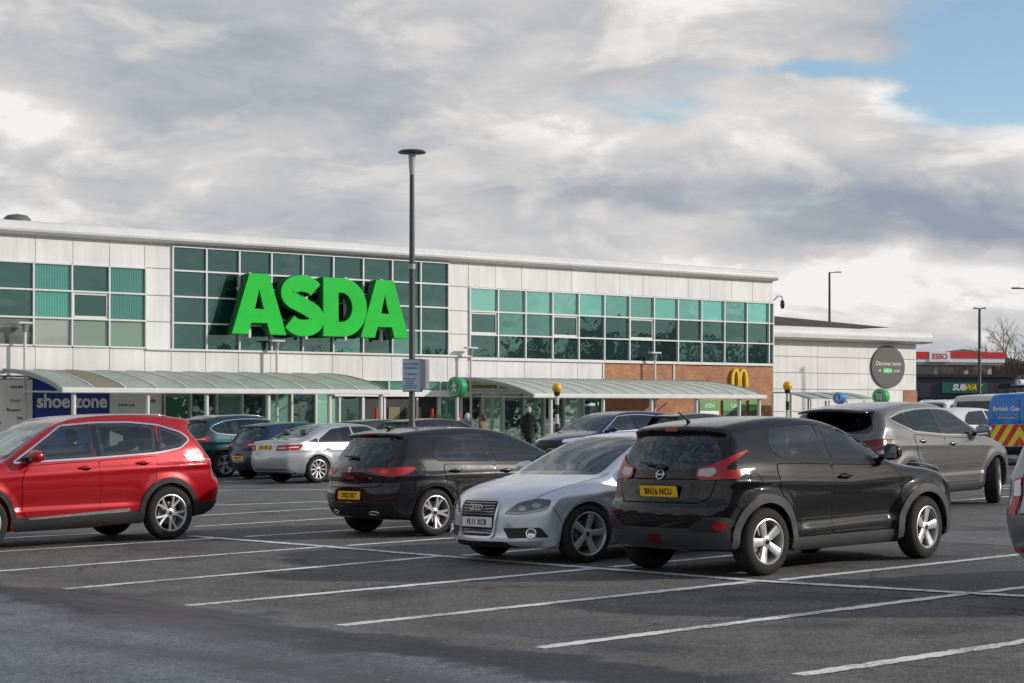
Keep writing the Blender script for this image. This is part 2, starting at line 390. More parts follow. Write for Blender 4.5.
class Car:
    def __init__(s, spec, label, cat, color, h=.022, group=None):
        s.sp = spec; s.paint = color; s.root = tag(empty('parked_' + cat.replace(' ', '_') if cat != 'van' else 'parked_van'), label, cat, group)
        key = (spec['id'], h)
        if key not in Car.cache: Car.cache[key] = s.skin(h)
        s.V, s.F = Car.cache[key]
        s.bvh = BVHTree.FromPolygons([tuple(v) for v in s.V], [tuple(f) for f in s.F])
        p = s.V[s.F]; n = np.cross(p[:, 2] - p[:, 0], p[:, 3] - p[:, 1]); s.FN = n / np.maximum(np.linalg.norm(n, axis=1, keepdims=True), 1e-12); s.FC = p.mean(1)
        s.kill = np.zeros(len(s.F), bool); s.step = .045 if h < .03 else .09
        s.simple = h >= .03
    cache = {}
    def skin(s, h):
        sp = s.sp; sd = SDF2(chaikin(sp['prof'], 3)); plan = ctab(sp['plan']); sec = ctab(sp['sec']); belt = ctab(sp['belt'])
        xs = [p[0] for p in sp['prof']]; x0, x1 = min(xs), max(xs); Wm = sp['w']; Ra = sp['Ra']; wb = sp['wb']; wr = sp['wr']
        rd = sp.get('round', .07); zt = max(p[1] for p in sp['prof']); wz = wr + .005
        def F(x, y, z):
            ay = np.abs(y); yn = (ay / Wm) ** 2
            q = x - sp['bow_r'] * yn * sstep(x0 + 1.1, x0 + .1, x) + sp['bow_f'] * yn * sstep(x1 - 1.6, x1 - .2, x)
            D1 = sd(q, z + sp['crown'] * yn * sstep(.75, 1.0, z))
            low = plan(x) - sec(z)
            rr = np.minimum(np.hypot(x, z - wz), np.hypot(x - wb, z - wz))
            low = low + sp['flare'] * sstep(Ra + sp.get('fw', .16), Ra + .03, rr)
            if 'side' in sp: low = low + sp['side'](x, z)
            up = plan(x) - sp['sh'] - np.maximum(z - belt(x), -.3) * sp['k'] - sp.get('k2', .10) * np.maximum(z - belt(x), 0) ** 2
            D2 = (ay - smin(low, up, sp.get('ks', .05))) * .93
            D = smax(D1, D2, rd)
            if 'extra' in sp: D = sp['extra'](D, x, ay, z)
            D = np.maximum(D, np.minimum(Ra - rr, ay - (Wm - .27)))
            return D
        n = int(Wm / h) + 4
        return solid(F, (x0 - .2, -(n + .5) * h, .02), (x1 + .15, (n + .5) * h, zt + .12), h)
    def ray(s, fr, u, v):
        k = fr[0] if isinstance(fr, tuple) else fr
        if k == 'L': return Vector((u, 3, v)), Vector((0, -1, 0))
        if k == 'R': return Vector((u, -3, v)), Vector((0, 1, 0))
        if k == 'F': return Vector((8, u, v)), Vector((-1, 0, 0))
        if k == 'B': return Vector((-4, u, v)), Vector((1, 0, 0))
        if k == 'T': return Vector((u, v, 4)), Vector((0, 0, -1))
        ph = R(fr[1]); o = Vector((math.cos(ph), math.sin(ph), 0)); t = Vector((-math.sin(ph), math.cos(ph), 0))
        return Vector((fr[2], fr[3], 0)) + t * u + Vector((0, 0, v)) + o * 3, -o
    def hit(s, fr, u, v):
        o, d = s.ray(fr, u, v); h = s.bvh.ray_cast(o, d)
        return h[0], h[1]
    def proj(s, fr, pts, off):
        H = []; D = []
        for u, v in pts:
            o, d = s.ray(fr, u, v); h = s.bvh.ray_cast(o, d); H.append((o, d, h)); 
            if h[0] is not None: D.append(h[3])
        md = sorted(D)[len(D) // 2] if D else 3
        out = []
        for o, d, h in H:
            if h[0] is None or h[3] > md + .6:
                q = s.bvh.find_nearest(o + d * md); h = q
            n = h[1] if h[1].dot(d) < 0 else -h[1]
            out.append((h[0] + n * off, n))
        return out
    def patch(s, name, poly, fr, m, off=.004, thick=.012, step=None, parent=None, mirror=False, label=None):
        step = step or s.step; bm = bmesh.new(); vs = [bm.verts.new((u, v, 0)) for u, v in poly]; bm.faces.new(vs)
        us = [p[0] for p in poly]; ws = [p[1] for p in poly]
        for lo, hi, no in ((min(us), max(us), (1, 0, 0)), (min(ws), max(ws), (0, 1, 0))):
            k = math.ceil(lo / step + .01)
            while k * step < hi - 1e-4:
                bmesh.ops.bisect_plane(bm, geom=bm.verts[:] + bm.edges[:] + bm.faces[:], plane_co=Vector(no) * (k * step), plane_no=no); k += 1
        bm.verts.index_update(); uv = [(v.co.x, v.co.y) for v in bm.verts]
        faces = [[v.index for v in f.verts] for f in bm.faces]; bnd = [(e.verts[0].index, e.verts[1].index) for e in bm.edges if len(e.link_faces) == 1]
        bm.free()
        pn = s.proj(fr, uv, off)
        return s.shell(name, pn, faces, bnd, s.ray(fr, 0, 0)[1], m, thick, parent, mirror, label)
    def shell(s, name, pn, faces, bnd, d, m, thick, parent, mirror, label=None):
        V = [p for p, n in pn]; k = len(V); Fs = []
        for f in faces:
            n = (V[f[1]] - V[f[0]]).cross(V[f[2]] - V[f[0]])
            for i in range(2, len(f) - 1): n += (V[f[i]] - V[f[0]]).cross(V[f[i + 1]] - V[f[0]])
            Fs.append(list(f) if n.dot(d) < 0 else list(f)[::-1])
        top = len(Fs); dirs = {}
        for f in Fs:
            for a, b in zip(f, f[1:] + f[:1]): dirs[(a, b)] = 1
        bi = {}
        for a, b in bnd:
            for q in (a, b):
                if q not in bi: bi[q] = k + 2 * len(bi); V.append(pn[q][0]); V.append(pn[q][0] - pn[q][1] * thick)
        for a, b in bnd:
            if (a, b) not in dirs: a, b = b, a
            Fs.append([bi[b], bi[a], bi[a] + 1, bi[b] + 1])
        outs = []
        for mir in ((0, 1) if mirror else (0,)):
            VV = [Vector((v.x, -v.y, v.z)) for v in V] if mir else V
            FF = [f[::-1] for f in Fs] if mir else Fs
            me = mesh_from(VV, FF, True)
            o = link(name, me, m, parent[mir] if isinstance(parent, (list, tuple)) else (parent or s.root)); outs.append(o)
            if label: o['label'] = label
        return outs if mirror else outs[0]
    def ring(s, name, poly, fr, m, w0, w1, off=.003, thick=.01, parent=None, mirror=False, seg=.06):
        """band between the outline moved by w0 and by w1"""
        P2 = []
        for a, b in zip(poly, poly[1:] + poly[:1]):
            n = max(1, int(math.hypot(b[0] - a[0], b[1] - a[1]) / seg))
            P2 += [(a[0] + (b[0] - a[0]) * i / n, a[1] + (b[1] - a[1]) * i / n) for i in range(n)]
        A = offpoly(P2, w0); Bq = offpoly(P2, w1); n = len(P2)
        pn = s.proj(fr, A + Bq, off)
        faces = [(i, (i + 1) % n, n + (i + 1) % n, n + i) for i in range(n)]
        bnd = [(i, (i + 1) % n) for i in range(n)] + [(n + i, n + (i + 1) % n) for i in range(n)]
        return s.shell(name, pn, faces, bnd, s.ray(fr, 0, 0)[1], m, thick, parent, mirror)
    def strip(s, name, pts, fr, m, w=.006, off=.002, thick=.004, parent=None, mirror=False, closed=False):
        q = []
        for a, b in zip(pts, pts[1:]):
            n = max(1, int(math.hypot(b[0] - a[0], b[1] - a[1]) / (s.step)))
            q += [(a[0] + (b[0] - a[0]) * i / n, a[1] + (b[1] - a[1]) * i / n) for i in range(n)]
        q.append(pts[-1]); A = []; Bq = []
        for i, p in enumerate(q):
            a = Vector(q[max(0, i - 1)]); b = Vector(q[min(len(q) - 1, i + 1)]); d = (b - a).normalized(); nn = Vector((-d.y, d.x)) * w / 2
            ww = w if not callable(w) else 0
            A.append((p[0] + nn.x, p[1] + nn.y)); Bq.append((p[0] - nn.x, p[1] - nn.y))
        n = len(q); pn = s.proj(fr, A + Bq, off)
        faces = [(i, i + 1, n + i + 1, n + i) for i in range(n - 1)]
        bnd = [(i, i + 1) for i in range(n - 1)] + [(n + i, n + i + 1) for i in range(n - 1)] + [(0, n), (n - 1, 2 * n - 1)]
        return s.shell(name, pn, faces, bnd, s.ray(fr, 0, 0)[1], m, thick, parent, mirror)
    def hole(s, poly, fr):
        q = offpoly(poly, -.018); X, Y, Z = s.FC.T; NX, NY, NZ = s.FN.T
        if fr == 'L': k = inpoly(q, X, Z) & (NY > .1)
        elif fr == 'R': k = inpoly(q, X, Z) & (NY < -.1)
        elif fr == 'F': k = inpoly(q, Y, Z) & (NX > .1) & (X > s.sp['wb'] * .4)
        elif fr == 'B': k = inpoly(q, Y, Z) & (NX < -.1) & (X < s.sp['wb'] * .5)
        s.kill |= k
    def window(s, poly, fr, m=GLASS, name='window', trim=None, r=.05, band=.035):
        poly = roundpoly(poly, r)
        if fr == 'LR':
            for f in ('L', 'R'): s.window(poly, f, m, name, trim, 0, band)
            return
        s.hole(poly, fr)
        o = s.patch(name, poly, fr, m, .004, .004, step=.11 if fr in 'FB' else .09)
        s.ring('window_frame', poly, fr, GLOSSB, .012, -band, .0025, .006, o)
        if trim is not None: s.ring('window_trim', poly, fr, trim, .032, .010, .005, .01, o)
        return o
    def pillar(s, x0, x1, z0, z1):
        for fr in ('L', 'R'): s.patch('window_pillar', [(x0, z0), (x1, z0), (x1, z1), (x0, z1)], fr, GLOSSB, .0022, .005)
    def finish(s):
        keep = s.F[~s.kill]; me = bpy.data.meshes.new('body')
        me.from_pydata(s.V.tolist(), [], keep.tolist()); me.update(); me.shade_smooth()
        me.set_sharp_from_angle(angle=R(42))
        return link('body', me, s.paint, s.root)
    # ---- parts
    def door(s, poly, m=None, handle=None, hm=None, hl=.10):
        poly = roundpoly(poly, .05)
        for fr, sy in (('L', 1), ('R', -1)):
            s.patch('panel_gap', offpoly(poly, .009), fr, DARK, .0015, .004)
            d = s.patch('door', poly, fr, m or s.paint, .0048, .006, step=.03)
            if handle:
                p, n = s.hit(fr, *handle)
                c = s.patch('handle_oval', [(handle[0] + hl * .75 * math.cos(t), handle[1] + .032 * math.sin(t)) for t in np.linspace(0, 2 * math.pi, 15)[:-1]], fr, DARK if not s.simple else hm or s.paint, .0062, .003, parent=d)  # on near cars a dark oval painted as shade; no recess is cut
                b = MB(); b.add(*superell((0, 0, 0), (hl, .017, .015), .55, 16, 8)); b.v = [Vector(v) + p + n * .028 for v in b.v]
                b.build('door_handle', hm or s.paint, d, smooth=True)
    def archtrim(s, m, w=.05, off=.012, a0=-12, a1=192, inner=.006):
        for cx in (0, s.sp['wb']):
            for fr in ('L', 'R'):
                z0 = s.sp['wr'] + .005; Ra = s.sp['Ra']
                n = 30; A = []; Bq = []
                for i in range(n + 1):
                    t = R(a0 + (a1 - a0) * i / n); A.append((cx + (Ra + w) * math.cos(t), max(.20, z0 + (Ra + w) * math.sin(t)))); Bq.append((cx + (Ra + .012) * math.cos(t), max(.19, z0 + (Ra + .012) * math.sin(t))))
                pn = s.proj(fr, A + Bq, off)
                pn2 = [(Vector((cx + (Ra - inner) * math.cos(R(a0 + (a1 - a0) * i / n)), pn[n + 1 + i][0].y, max(.18, z0 + (Ra - inner) * math.sin(R(a0 + (a1 - a0) * i / n))))), pn[n + 1 + i][1]) for i in range(n + 1)]
                pn = pn + pn2
                k = n + 1
                faces = [(i, i + 1, k + i + 1, k + i) for i in range(n)] + [(k + i, k + i + 1, 2 * k + i + 1, 2 * k + i) for i in range(n)]
                bnd = [(i, i + 1) for i in range(n)] + [(2 * k + i, 2 * k + i + 1) for i in range(n)]
                s.shell('wheel_arch', pn, faces, bnd, s.ray(fr, 0, 0)[1], m, .05, None, False)
    def wheels(s, style, steer=0.0, y=None, d=.30):
        y = y if y is not None else s.sp['w'] - .115
        for cx in (0, s.sp['wb']):
            for sy in (1, -1):
                mk_wheel(s.root, (cx, sy * y, s.sp['wr']), s.sp['wr'], sy, style, steer if cx else 0)
    def plate(s, fr, z, txt, m, size=(.52, .111), y=0, off=.012, tilt=None):
        p, n = s.hit(fr, y, z); p2, _ = s.hit(fr, y, z + .04); p1, _ = s.hit(fr, y, z - .04)
        up = (p2 - p1).normalized(); sgn = 1 if fr == 'F' else -1
        if tilt is not None: up = Vector((math.sin(R(tilt)) * -sgn, 0, math.cos(R(tilt))))
        rt = Vector((0, sgn, 0)); nn = rt.cross(up).normalized()
        M = Matrix((rt, up, nn)).transposed().to_4x4(); M.translation = p + nn * off
        b = MB().box((0, 0, 0), (size[0], size[1], .012), None, .004); b.v = [M @ Vector(v) for v in b.v]
        o = b.build('number_plate', m, s.root)
        t = text_mesh(txt, .088, .003, .0022, xs=.86, space=1.06); xform(t, Matrix.Translation((0, -.002, .0075))); xform(t, M); link('lettering', t, mat('plate_ink', (.01, .01, .01), .5), o)
        if not s.simple: # the holder frame round the plate
            fb = MB().box((0, 0, -.004), (size[0] + .018, size[1] + .018, .008), None, .003); fb.v = [M @ Vector(v) for v in fb.v]; fb.build('plate_holder', BLACK, o)
        return M
    def surf(s, fr, u, v, off=.004):
        """local axes on the skin: x to the viewer's right, y up, z out"""
        p, n = s.hit(fr, u, v); up = Vector((0, 0, 1)); rt = up.cross(n).normalized(); up = n.cross(rt).normalized()
        M = Matrix((rt, up, n)).transposed().to_4x4(); M.translation = p + n * off; return M
    def mirrors(s, x, z, cap=None, sz=(.085, .11, .075)):
        for fr, sy in (('L', 1), ('R', -1)):
            p, n = s.hit(fr, x, z)
            b = MB(); c = Vector((p.x - .02, p.y + sy * (.06 + sz[1]), z + .06)); V, F = superell((0, 0, 0), sz, .62, 22, 14)
            V = [Vector((v.x * (1.0 if v.x > 0 else .55), v.y, v.z * (1 - .18 * sy * v.y / sz[1]))) + c for v in V]
            b.add(V, F); o = b.build('wing_mirror', cap or s.paint, s.root, smooth=True)
            MB().tube([p - Vector((0, sy * .02, -.0)), c - Vector((0, sy * sz[1] * .7, .04))], [.035, .025], 8).build('mirror_arm', BLACK, o, smooth=True)
            g = MB().box(c + Vector((-sz[0] * .57, 0, 0)), (.008, sz[1] * 1.65, sz[2] * 1.5), None, .003).build('mirror_glass', mat('mirror_silver', (.7, .72, .74), .03, metal=1), o)
    def interior(s, xf, xr, zs=.55, rhd=True, roof=1.4):
        wi = s.sp['w'] - .24
        MB().box(((xf + xr) / 2 + .15, 0, zs - .18), (xf - xr + 1.9, 2 * wi, .06)).build('cabin_floor', DARK, s.root)
        for x, ys, wd in ((xf, (.36, -.36), .24), (xr, (.40, -.40), .27)):
            for y in ys:
                m = MB(); m.add(*superell((x + .12, y, zs - .05), (.26, wd, .09), .4))
                M = Matrix.Rotation(R(-16), 3, 'Y'); m.add(*superell((x - .17, y, zs + .30), (.085, wd * .95, .33), .42, M=M))
                m.add(*superell((x - .27, y, zs + .71), (.05, .125, .095), .5))
                m.build('seat', SEATM, s.root, smooth=True)
        b = MB(); b.add(*superell((xf + .95, 0, zs + .27), (.28, wi, .14), .4, 24, 10)); b.build('dashboard', DASHM, s.root, smooth=True)
        st = MB(); Mw = Matrix.Translation((xf + .52, -.36 if rhd else .36, zs + .33)) @ Matrix.Rotation(R(-65), 4, 'Y')
        ring = [(Mw @ Vector((.18 * math.cos(t), .18 * math.sin(t), 0))) for t in np.linspace(0, 2 * math.pi, 21)]
        st.tube(ring, .014, 6, False); st.build('steering_wheel', DASHM, s.root, smooth=True)
    def seam(s, pts, fr, mirror=False, w=.006): return s.strip('panel_gap', pts, fr, DARK, w, .0015, .003, mirror=mirror)
    def place(s, px, ref, hd, dz=0.0, P0=None, zs=1.0):
        """stand the car on the ground with its local point ref over the ground point"""
        g = Vector(P0) if P0 is not None else P(*px)
        n = Vector((-SLOPE, 0, 1)).normalized(); f2 = dirv(hd); f = Vector((f2.x, f2.y, SLOPE * f2.x)).normalized(); l = n.cross(f)
        M = Matrix((f, l, n)).transposed().to_4x4(); o = Vector((g.x, g.y, gz(g.x))) - f * ref[0] - l * ref[1]
        o.z += dz; M.translation = o; M = M @ Matrix.Diagonal((1, 1, zs, 1)); s.root.matrix_world = M; s.M = M
WCACHE = {}
def mk_wheel(root, loc, Rw, sy, style, steer=0):
    key = (round(Rw, 3), style)
    if key not in WCACHE:
        wd = .225; rr = Rw * style_tab[style].get('rim', .665); Mz = Matrix.Rotation(R(-90), 4, 'X')   # z -> +y
        t = MB(); h = wd / 2
        prof = [(rr - .004, h - .022), (rr + .006, h - .006), (rr + (Rw - rr) * .35, h + .004), (rr + (Rw - rr) * .72, h - .004), (Rw - .014, h - .018), (Rw - .003, h - .035), (Rw, h - .055)]
        gr = []
        for z in (.05, .0, -.05): gr += [(Rw, z + .008), (Rw - .007, z + .006), (Rw - .007, z - .006), (Rw, z - .008)]
        prof = prof + gr + [(r, -z) for r, z in prof[::-1]]
        t.lathe(prof, 48, Mz); tyre = t.build('tyre', RUBBER, None, angle=40); tm = tyre.data; bpy.data.objects.remove(tyre)
        st = style_tab[style]; b = MB()
        b.lathe([(rr + .004, h - .012), (rr + .006, h - .004), (rr - .004, h - .001), (rr - .012, h - .008), (rr - .018, h - .03), (rr - .03, -h + .04)], 48, Mz)
        def spoke(a, w0, w1, r0=.028, r1=None, twist=0, th=.03, zc=.030):
            r1 = r1 or rr - .006; V = []; n = 6
            for i in range(n + 1):
                q = i / n; r = r0 + (r1 - r0) * q; w = w0 + (w1 - w0) * q; z = h - zc + (zc - .010) * q ** 1.3; aa = a + twist * q
                c, s_ = math.cos(aa), math.sin(aa)
                for du, dz in ((-w, -th), (-w, -.006), (-w * .72, 0), (w * .72, 0), (w, -.006), (w, -th)):
                    V.append(Mz @ Vector((c * r - s_ * du, s_ * r + c * du, z + dz)))
            F = []
            for i in range(n):
                for k in range(6): F.append((i * 6 + k, i * 6 + (k + 1) % 6, (i + 1) * 6 + (k + 1) % 6, (i + 1) * 6 + k))
            b.add(V, F)
        for k in range(st['n']):
            a = 2 * math.pi * k / st['n'] + math.pi / 2
            if st.get('twin'):
                g = st['twin']; spoke(a - .05, st['w0'], st['w1'], twist=-g); spoke(a + .05, st['w0'], st['w1'], twist=g)
            else: spoke(a, st['w0'], st['w1'], twist=st.get('twist', 0))
        b.lathe([(.062, h - .06), (.060, h - .030), (.045, h - .024), (.035, h - .020), (.0001, h - .019)], 20, Mz)
        rim = b.build('rim', st['m'], None, angle=35); rm = rim.data; bpy.data.objects.remove(rim)
        dsk = MB(); dsk.lathe([(.0001, .03), (.06, .03), (.065, .01), (.15, .01), (.15, -.01), (.10, -.012)], 32, Mz); dsk.lathe([(rr - .02, -.055), (.0001, -.056)], 32, Mz)
        dsk.box((.115, .015, .06), (.07, .05, .12), None, .01)
        dk = dsk.build('wheel', STEEL if not st.get('hid') else DARK, None, angle=30); dm = dk.data; bpy.data.objects.remove(dk)
        dm.materials.append(DARK)
        for p in dm.polygons:
            if p.center.y < -.03: p.material_index = 1
        cap = MB().lathe([(.030, h - .0195), (.028, h - .0165), (.0001, h - .016)], 16, Mz).build('hub_cap', GLOSSB, None, smooth=True); cm = cap.data; bpy.data.objects.remove(cap)
        WCACHE[key] = (dm, tm, rm, cm)
    dm, tm, rm, cm = WCACHE[key]
    w = link('wheel', dm, None, root); w.location = loc
    w.rotation_euler = (0, random.uniform(0, 6.28), (0 if sy > 0 else math.pi) + R(steer))
    for nme, me in (('tyre', tm), ('rim', rm), ('hub_cap', cm)): link(nme, me, None, w)
    return w
style_tab = {
    'five': dict(n=5, w0=.034, w1=.050, m=ALLOY, rim=.66), 'five_twin': dict(n=5, w0=.015, w1=.017, twin=.20, m=ALLOY, rim=.68),
    'five_fat': dict(n=5, w0=.030, w1=.040, m=ALLOY, rim=.735), 'ten': dict(n=10, w0=.014, w1=.019, m=ALLOY, rim=.70),
    'five_dark': dict(n=5, w0=.020, w1=.020, twin=.16, m=mat('alloy_mid', (.42, .42, .43), .36, metal=.6), rim=.70), 'five_y': dict(n=5, w0=.020, w1=.024, twin=.17, m=ALLOY, rim=.70)}
# ------------------------------------------------------------------ shapes of the car models (metres; x forward from the rear axle, z up)
def tent(z, zc, w): return np.maximum(0, 1 - np.abs(z - zc) / w)
def _sill(z0, z1, d): return lambda x, z: -d * np.exp(-((z - z0) / z1) ** 2)
SPEC = {
'crossover': dict(id='crossover', wb=2.53, w=.8825, wr=.335, Ra=.385, bow_r=.20, bow_f=.34, crown=.055, flare=.055, fw=.20, sh=.045, k=.40, k2=.2, ks=.03, round=.075,
    prof=[(-.50, .25), (-.62, .27), (-.70, .36), (-.735, .50), (-.735, .66), (-.70, .735), (-.645, .75), (-.63, .84), (-.60, .99), (-.55, 1.12), (-.45, 1.29), (-.37, 1.395), (-.43, 1.435), (-.43, 1.475), (-.32, 1.505), (.0, 1.545), (.5, 1.575), (.9, 1.562), (1.2, 1.525), (1.45, 1.45),
          (1.75, 1.29), (2.03, 1.12), (2.20, 1.075), (2.55, 1.03), (2.88, 1.005), (3.14, .94), (3.30, .83), (3.38, .66), (3.40, .48), (3.38, .33), (3.27, .23), (3.0, .20), (.6, .20)],
    plan=[(-.75, .72), (-.55, .80), (-.2, .835), (.4, .845), (1.2, .845), (1.9, .845), (2.5, .84), (2.9, .835), (3.2, .775), (3.41, .62)],
    sec=[(.1, .11), (.22, .06), (.34, .03), (.45, .035), (.58, .02), (.75, .0), (.9, .0), (1.1, .02)], belt=[(-.7, 1.10), (0, 1.12), (.8, 1.09), (1.6, 1.05), (2.2, 1.04), (2.8, 1.0), (3.4, .90)],
    side=lambda x, z: -.026 * np.exp(-((z - .56) / .13) ** 2) * sstep(.35, .6, x) * sstep(2.2, 1.9, x) + .024 * tent(z, .40 + .02 * x, .07) * sstep(.45, .7, x) * sstep(2.1, 1.9, x) + .022 * tent(z, .86 + .05 * np.abs(x - 1.3), .07)),
'saloon': dict(id='saloon', wb=2.81, w=.913, wr=.328, Ra=.362, bow_r=.22, bow_f=.40, crown=.045, flare=.012, sh=.035, k=.45, k2=.2, ks=.02, round=.06,
    prof=[(-.70, .22), (-.92, .27), (-1.0, .36), (-1.03, .52), (-1.03, .68), (-.99, .75), (-.965, .86), (-.955, .97), (-.93, 1.035), (-.84, 1.052), (-.55, 1.075), (-.32, 1.12), (.02, 1.255), (.3, 1.36), (.6, 1.415), (1.0, 1.434), (1.4, 1.42), (1.7, 1.37),
          (2.1, 1.185), (2.50, .995), (2.66, .965), (3.0, .915), (3.3, .85), (3.5, .775), (3.6, .70), (3.645, .60), (3.655, .46), (3.66, .34), (3.68, .27), (3.64, .20), (3.4, .17), (.6, .17)],
    plan=[(-1.03, .72), (-.85, .81), (-.4, .885), (.3, .905), (1.3, .908), (2.3, .908), (2.8, .90), (3.2, .86), (3.45, .79), (3.68, .66)],
    sec=[(.1, .10), (.2, .07), (.32, .03), (.45, .012), (.6, .0), (.72, .0), (.85, .018), (1.0, .05)], belt=[(-1, .985), (0, .955), (1, .93), (2, .905), (2.6, .88), (3.2, .80), (3.7, .66)],
    side=lambda x, z: -.016 * np.exp(-((z - .48) / .10) ** 2) * sstep(.3, .6, x) * sstep(2.6, 2.3, x) + .014 * tent(z, .80 - .012 * (x - 1), .06) + .014 * tent(z, .36, .05) * sstep(.4, .6, x) * sstep(2.5, 2.3, x)),
'hatchback': dict(id='hatchback', wb=2.686, w=.90, wr=.32, Ra=.358, bow_r=.24, bow_f=.38, crown=.045, flare=.014, sh=.035, k=.44, k2=.2, ks=.02, round=.065,
    prof=[(-.45, .22), (-.65, .25), (-.75, .32), (-.815, .44), (-.825, .60), (-.80, .685), (-.765, .715), (-.775, .80), (-.765, .915), (-.71, .99), (-.55, 1.155), (-.38, 1.325), (-.46, 1.365), (-.46, 1.40), (-.33, 1.425), (.1, 1.457), (.6, 1.468), (1.0, 1.455), (1.3, 1.42), (1.6, 1.345),
          (2.0, 1.15), (2.32, 1.0), (2.5, .965), (2.9, .905), (3.2, .83), (3.40, .74), (3.50, .62), (3.535, .46), (3.52, .30), (3.42, .21), (3.1, .18), (.6, .18)],
    plan=[(-.83, .73), (-.6, .82), (-.2, .88), (.4, .892), (1.3, .893), (2.2, .893), (2.7, .885), (3.1, .84), (3.35, .76), (3.54, .62)],
    sec=[(.1, .10), (.2, .07), (.32, .03), (.45, .012), (.6, .0), (.74, .0), (.88, .018), (1.0, .05)], belt=[(-.8, 1.0), (0, .985), (1, .95), (2, .915), (2.6, .885), (3.1, .80), (3.5, .68)],
    side=lambda x, z: -.022 * np.exp(-((z - .50) / .12) ** 2) * sstep(.3, .6, x) * sstep(2.5, 2.2, x) + .018 * tent(z, .80 - .02 * (x - 1), .06) + .018 * tent(z, .36 + .03 * x, .06) * sstep(.4, .6, x) * sstep(2.4, 2.2, x)),
'suv': dict(id='suv', wb=2.72, w=.938, wr=.352, Ra=.40, bow_r=.14, bow_f=.38, crown=.05, flare=.016, sh=.04, k=.36, k2=.25, ks=.025, round=.075,
    prof=[(-.50, .28), (-.72, .31), (-.88, .40), (-.95, .56), (-.96, .70), (-.92, .79), (-.835, .83), (-.835, .96), (-.80, 1.08), (-.70, 1.21), (-.53, 1.41), (-.45, 1.50), (-.55, 1.545), (-.55, 1.585), (-.42, 1.62), (.0, 1.66), (.6, 1.682), (1.0, 1.672), (1.35, 1.63), (1.62, 1.555),
          (2.0, 1.35), (2.34, 1.15), (2.52, 1.11), (2.9, 1.06), (3.2, .99), (3.43, .89), (3.57, .76), (3.63, .60), (3.645, .44), (3.57, .29), (3.3, .22), (.6, .22)],
    plan=[(-.92, .76), (-.7, .85), (-.3, .905), (.4, .922), (1.3, .925), (2.2, .925), (2.8, .915), (3.2, .87), (3.45, .79), (3.65, .64)],
    sec=[(.1, .10), (.22, .07), (.36, .03), (.5, .02), (.66, .0), (.85, .0), (1.0, .015), (1.15, .04)], belt=[(-.8, 1.17), (0, 1.13), (1, 1.09), (2, 1.06), (2.6, 1.02), (3.2, .93), (3.65, .80)],
    side=lambda x, z: -.024 * np.exp(-((z - .56) / .13) ** 2) * sstep(.35, .65, x) * sstep(2.5, 2.2, x) + .018 * tent(z, .95 - .015 * (x - 1), .06) + .016 * tent(z, .47, .05) * sstep(.4, .6, x) * sstep(2.4, 2.2, x)),
'large_suv': dict(id='large_suv', wb=2.70, w=.94, wr=.37, Ra=.415, bow_r=.26, bow_f=.42, crown=.05, flare=.016, sh=.04, k=.38, k2=.25, ks=.025, round=.075,
    prof=[(-.55, .30), (-.80, .33), (-.95, .44), (-1.03, .60), (-1.04, .74), (-1.0, .83), (-.97, .90), (-.96, 1.03), (-.90, 1.15), (-.78, 1.30), (-.62, 1.49), (-.60, 1.53), (-.40, 1.60), (.0, 1.65), (.5, 1.682), (1.0, 1.672), (1.35, 1.63), (1.62, 1.555),
          (2.0, 1.36), (2.36, 1.17), (2.54, 1.13), (2.9, 1.08), (3.2, 1.0), (3.42, .90), (3.54, .76), (3.60, .60), (3.61, .44), (3.53, .30), (3.3, .24), (.6, .24)],
    plan=[(-1.04, .76), (-.8, .86), (-.4, .91), (.4, .925), (1.3, .927), (2.2, .927), (2.7, .92), (3.1, .87), (3.4, .78), (3.61, .64)],
    sec=[(.1, .10), (.22, .07), (.36, .03), (.5, .02), (.66, .0), (.88, .0), (1.03, .015), (1.2, .04)], belt=[(-1.0, 1.28), (0, 1.20), (1, 1.13), (2, 1.085), (2.6, 1.04), (3.2, .95), (3.65, .80)],
    side=lambda x, z: -.024 * np.exp(-((z - .58) / .13) ** 2) * sstep(.35, .65, x) * sstep(2.5, 2.2, x) + .018 * tent(z, .99 - .02 * (x - 1), .06) + .016 * tent(z, .50, .05) * sstep(.4, .6, x) * sstep(2.4, 2.2, x)),
'van': dict(id='van', wb=2.75, w=.90, wr=.32, Ra=.37, bow_r=.06, bow_f=.36, crown=.04, flare=.01, sh=.02, k=.14, k2=.1, ks=.04, round=.07,
    prof=[(-.55, .26), (-.74, .28), (-.80, .34), (-.81, .5), (-.79, .62), (-.775, .75), (-.77, 1.2), (-.74, 1.62), (-.71, 1.74), (-.64, 1.80), (-.4, 1.82), (.5, 1.84), (1.2, 1.83), (1.6, 1.78), (1.85, 1.68), (2.2, 1.42), (2.55, 1.14), (2.75, 1.08), (3.05, 1.0), (3.3, .88), (3.42, .72), (3.45, .5), (3.42, .32), (3.25, .22), (.6, .2)],
    plan=[(-.82, .86), (-.7, .885), (-.3, .895), (2.0, .893), (2.7, .885), (3.1, .83), (3.45, .64)],
    sec=[(.1, .10), (.22, .06), (.36, .02), (.5, .005), (.66, .0), (.9, .0), (1.1, .01)], belt=[(-1, 1.08), (2, 1.06), (2.7, 1.02), (3.4, .82)]),
}
def spoiler(x0, x1, yw, z0, z1):
    c = ((x0 + x1) / 2, 0, (z0 + z1) / 2); d = ((x1 - x0) / 2, yw, (z1 - z0) / 2)
    return lambda D, x, y, z: smin(D, rbox(x, y, z + .10 * (y / yw) ** 2 * .5 - (x - c[0]) * .10, c, d, .018), .03)
def cut(D, x, y, z, c, d, r, k=.03): return smax(D, -rbox(x, y, z, c, d, r), k)
def _x_cross(D, x, y, z):
    D = cut(D, x, y, z, (-.72, 0, .865), (.092, .37, .085), .05, .04)            # recess round the rear plate
    return D
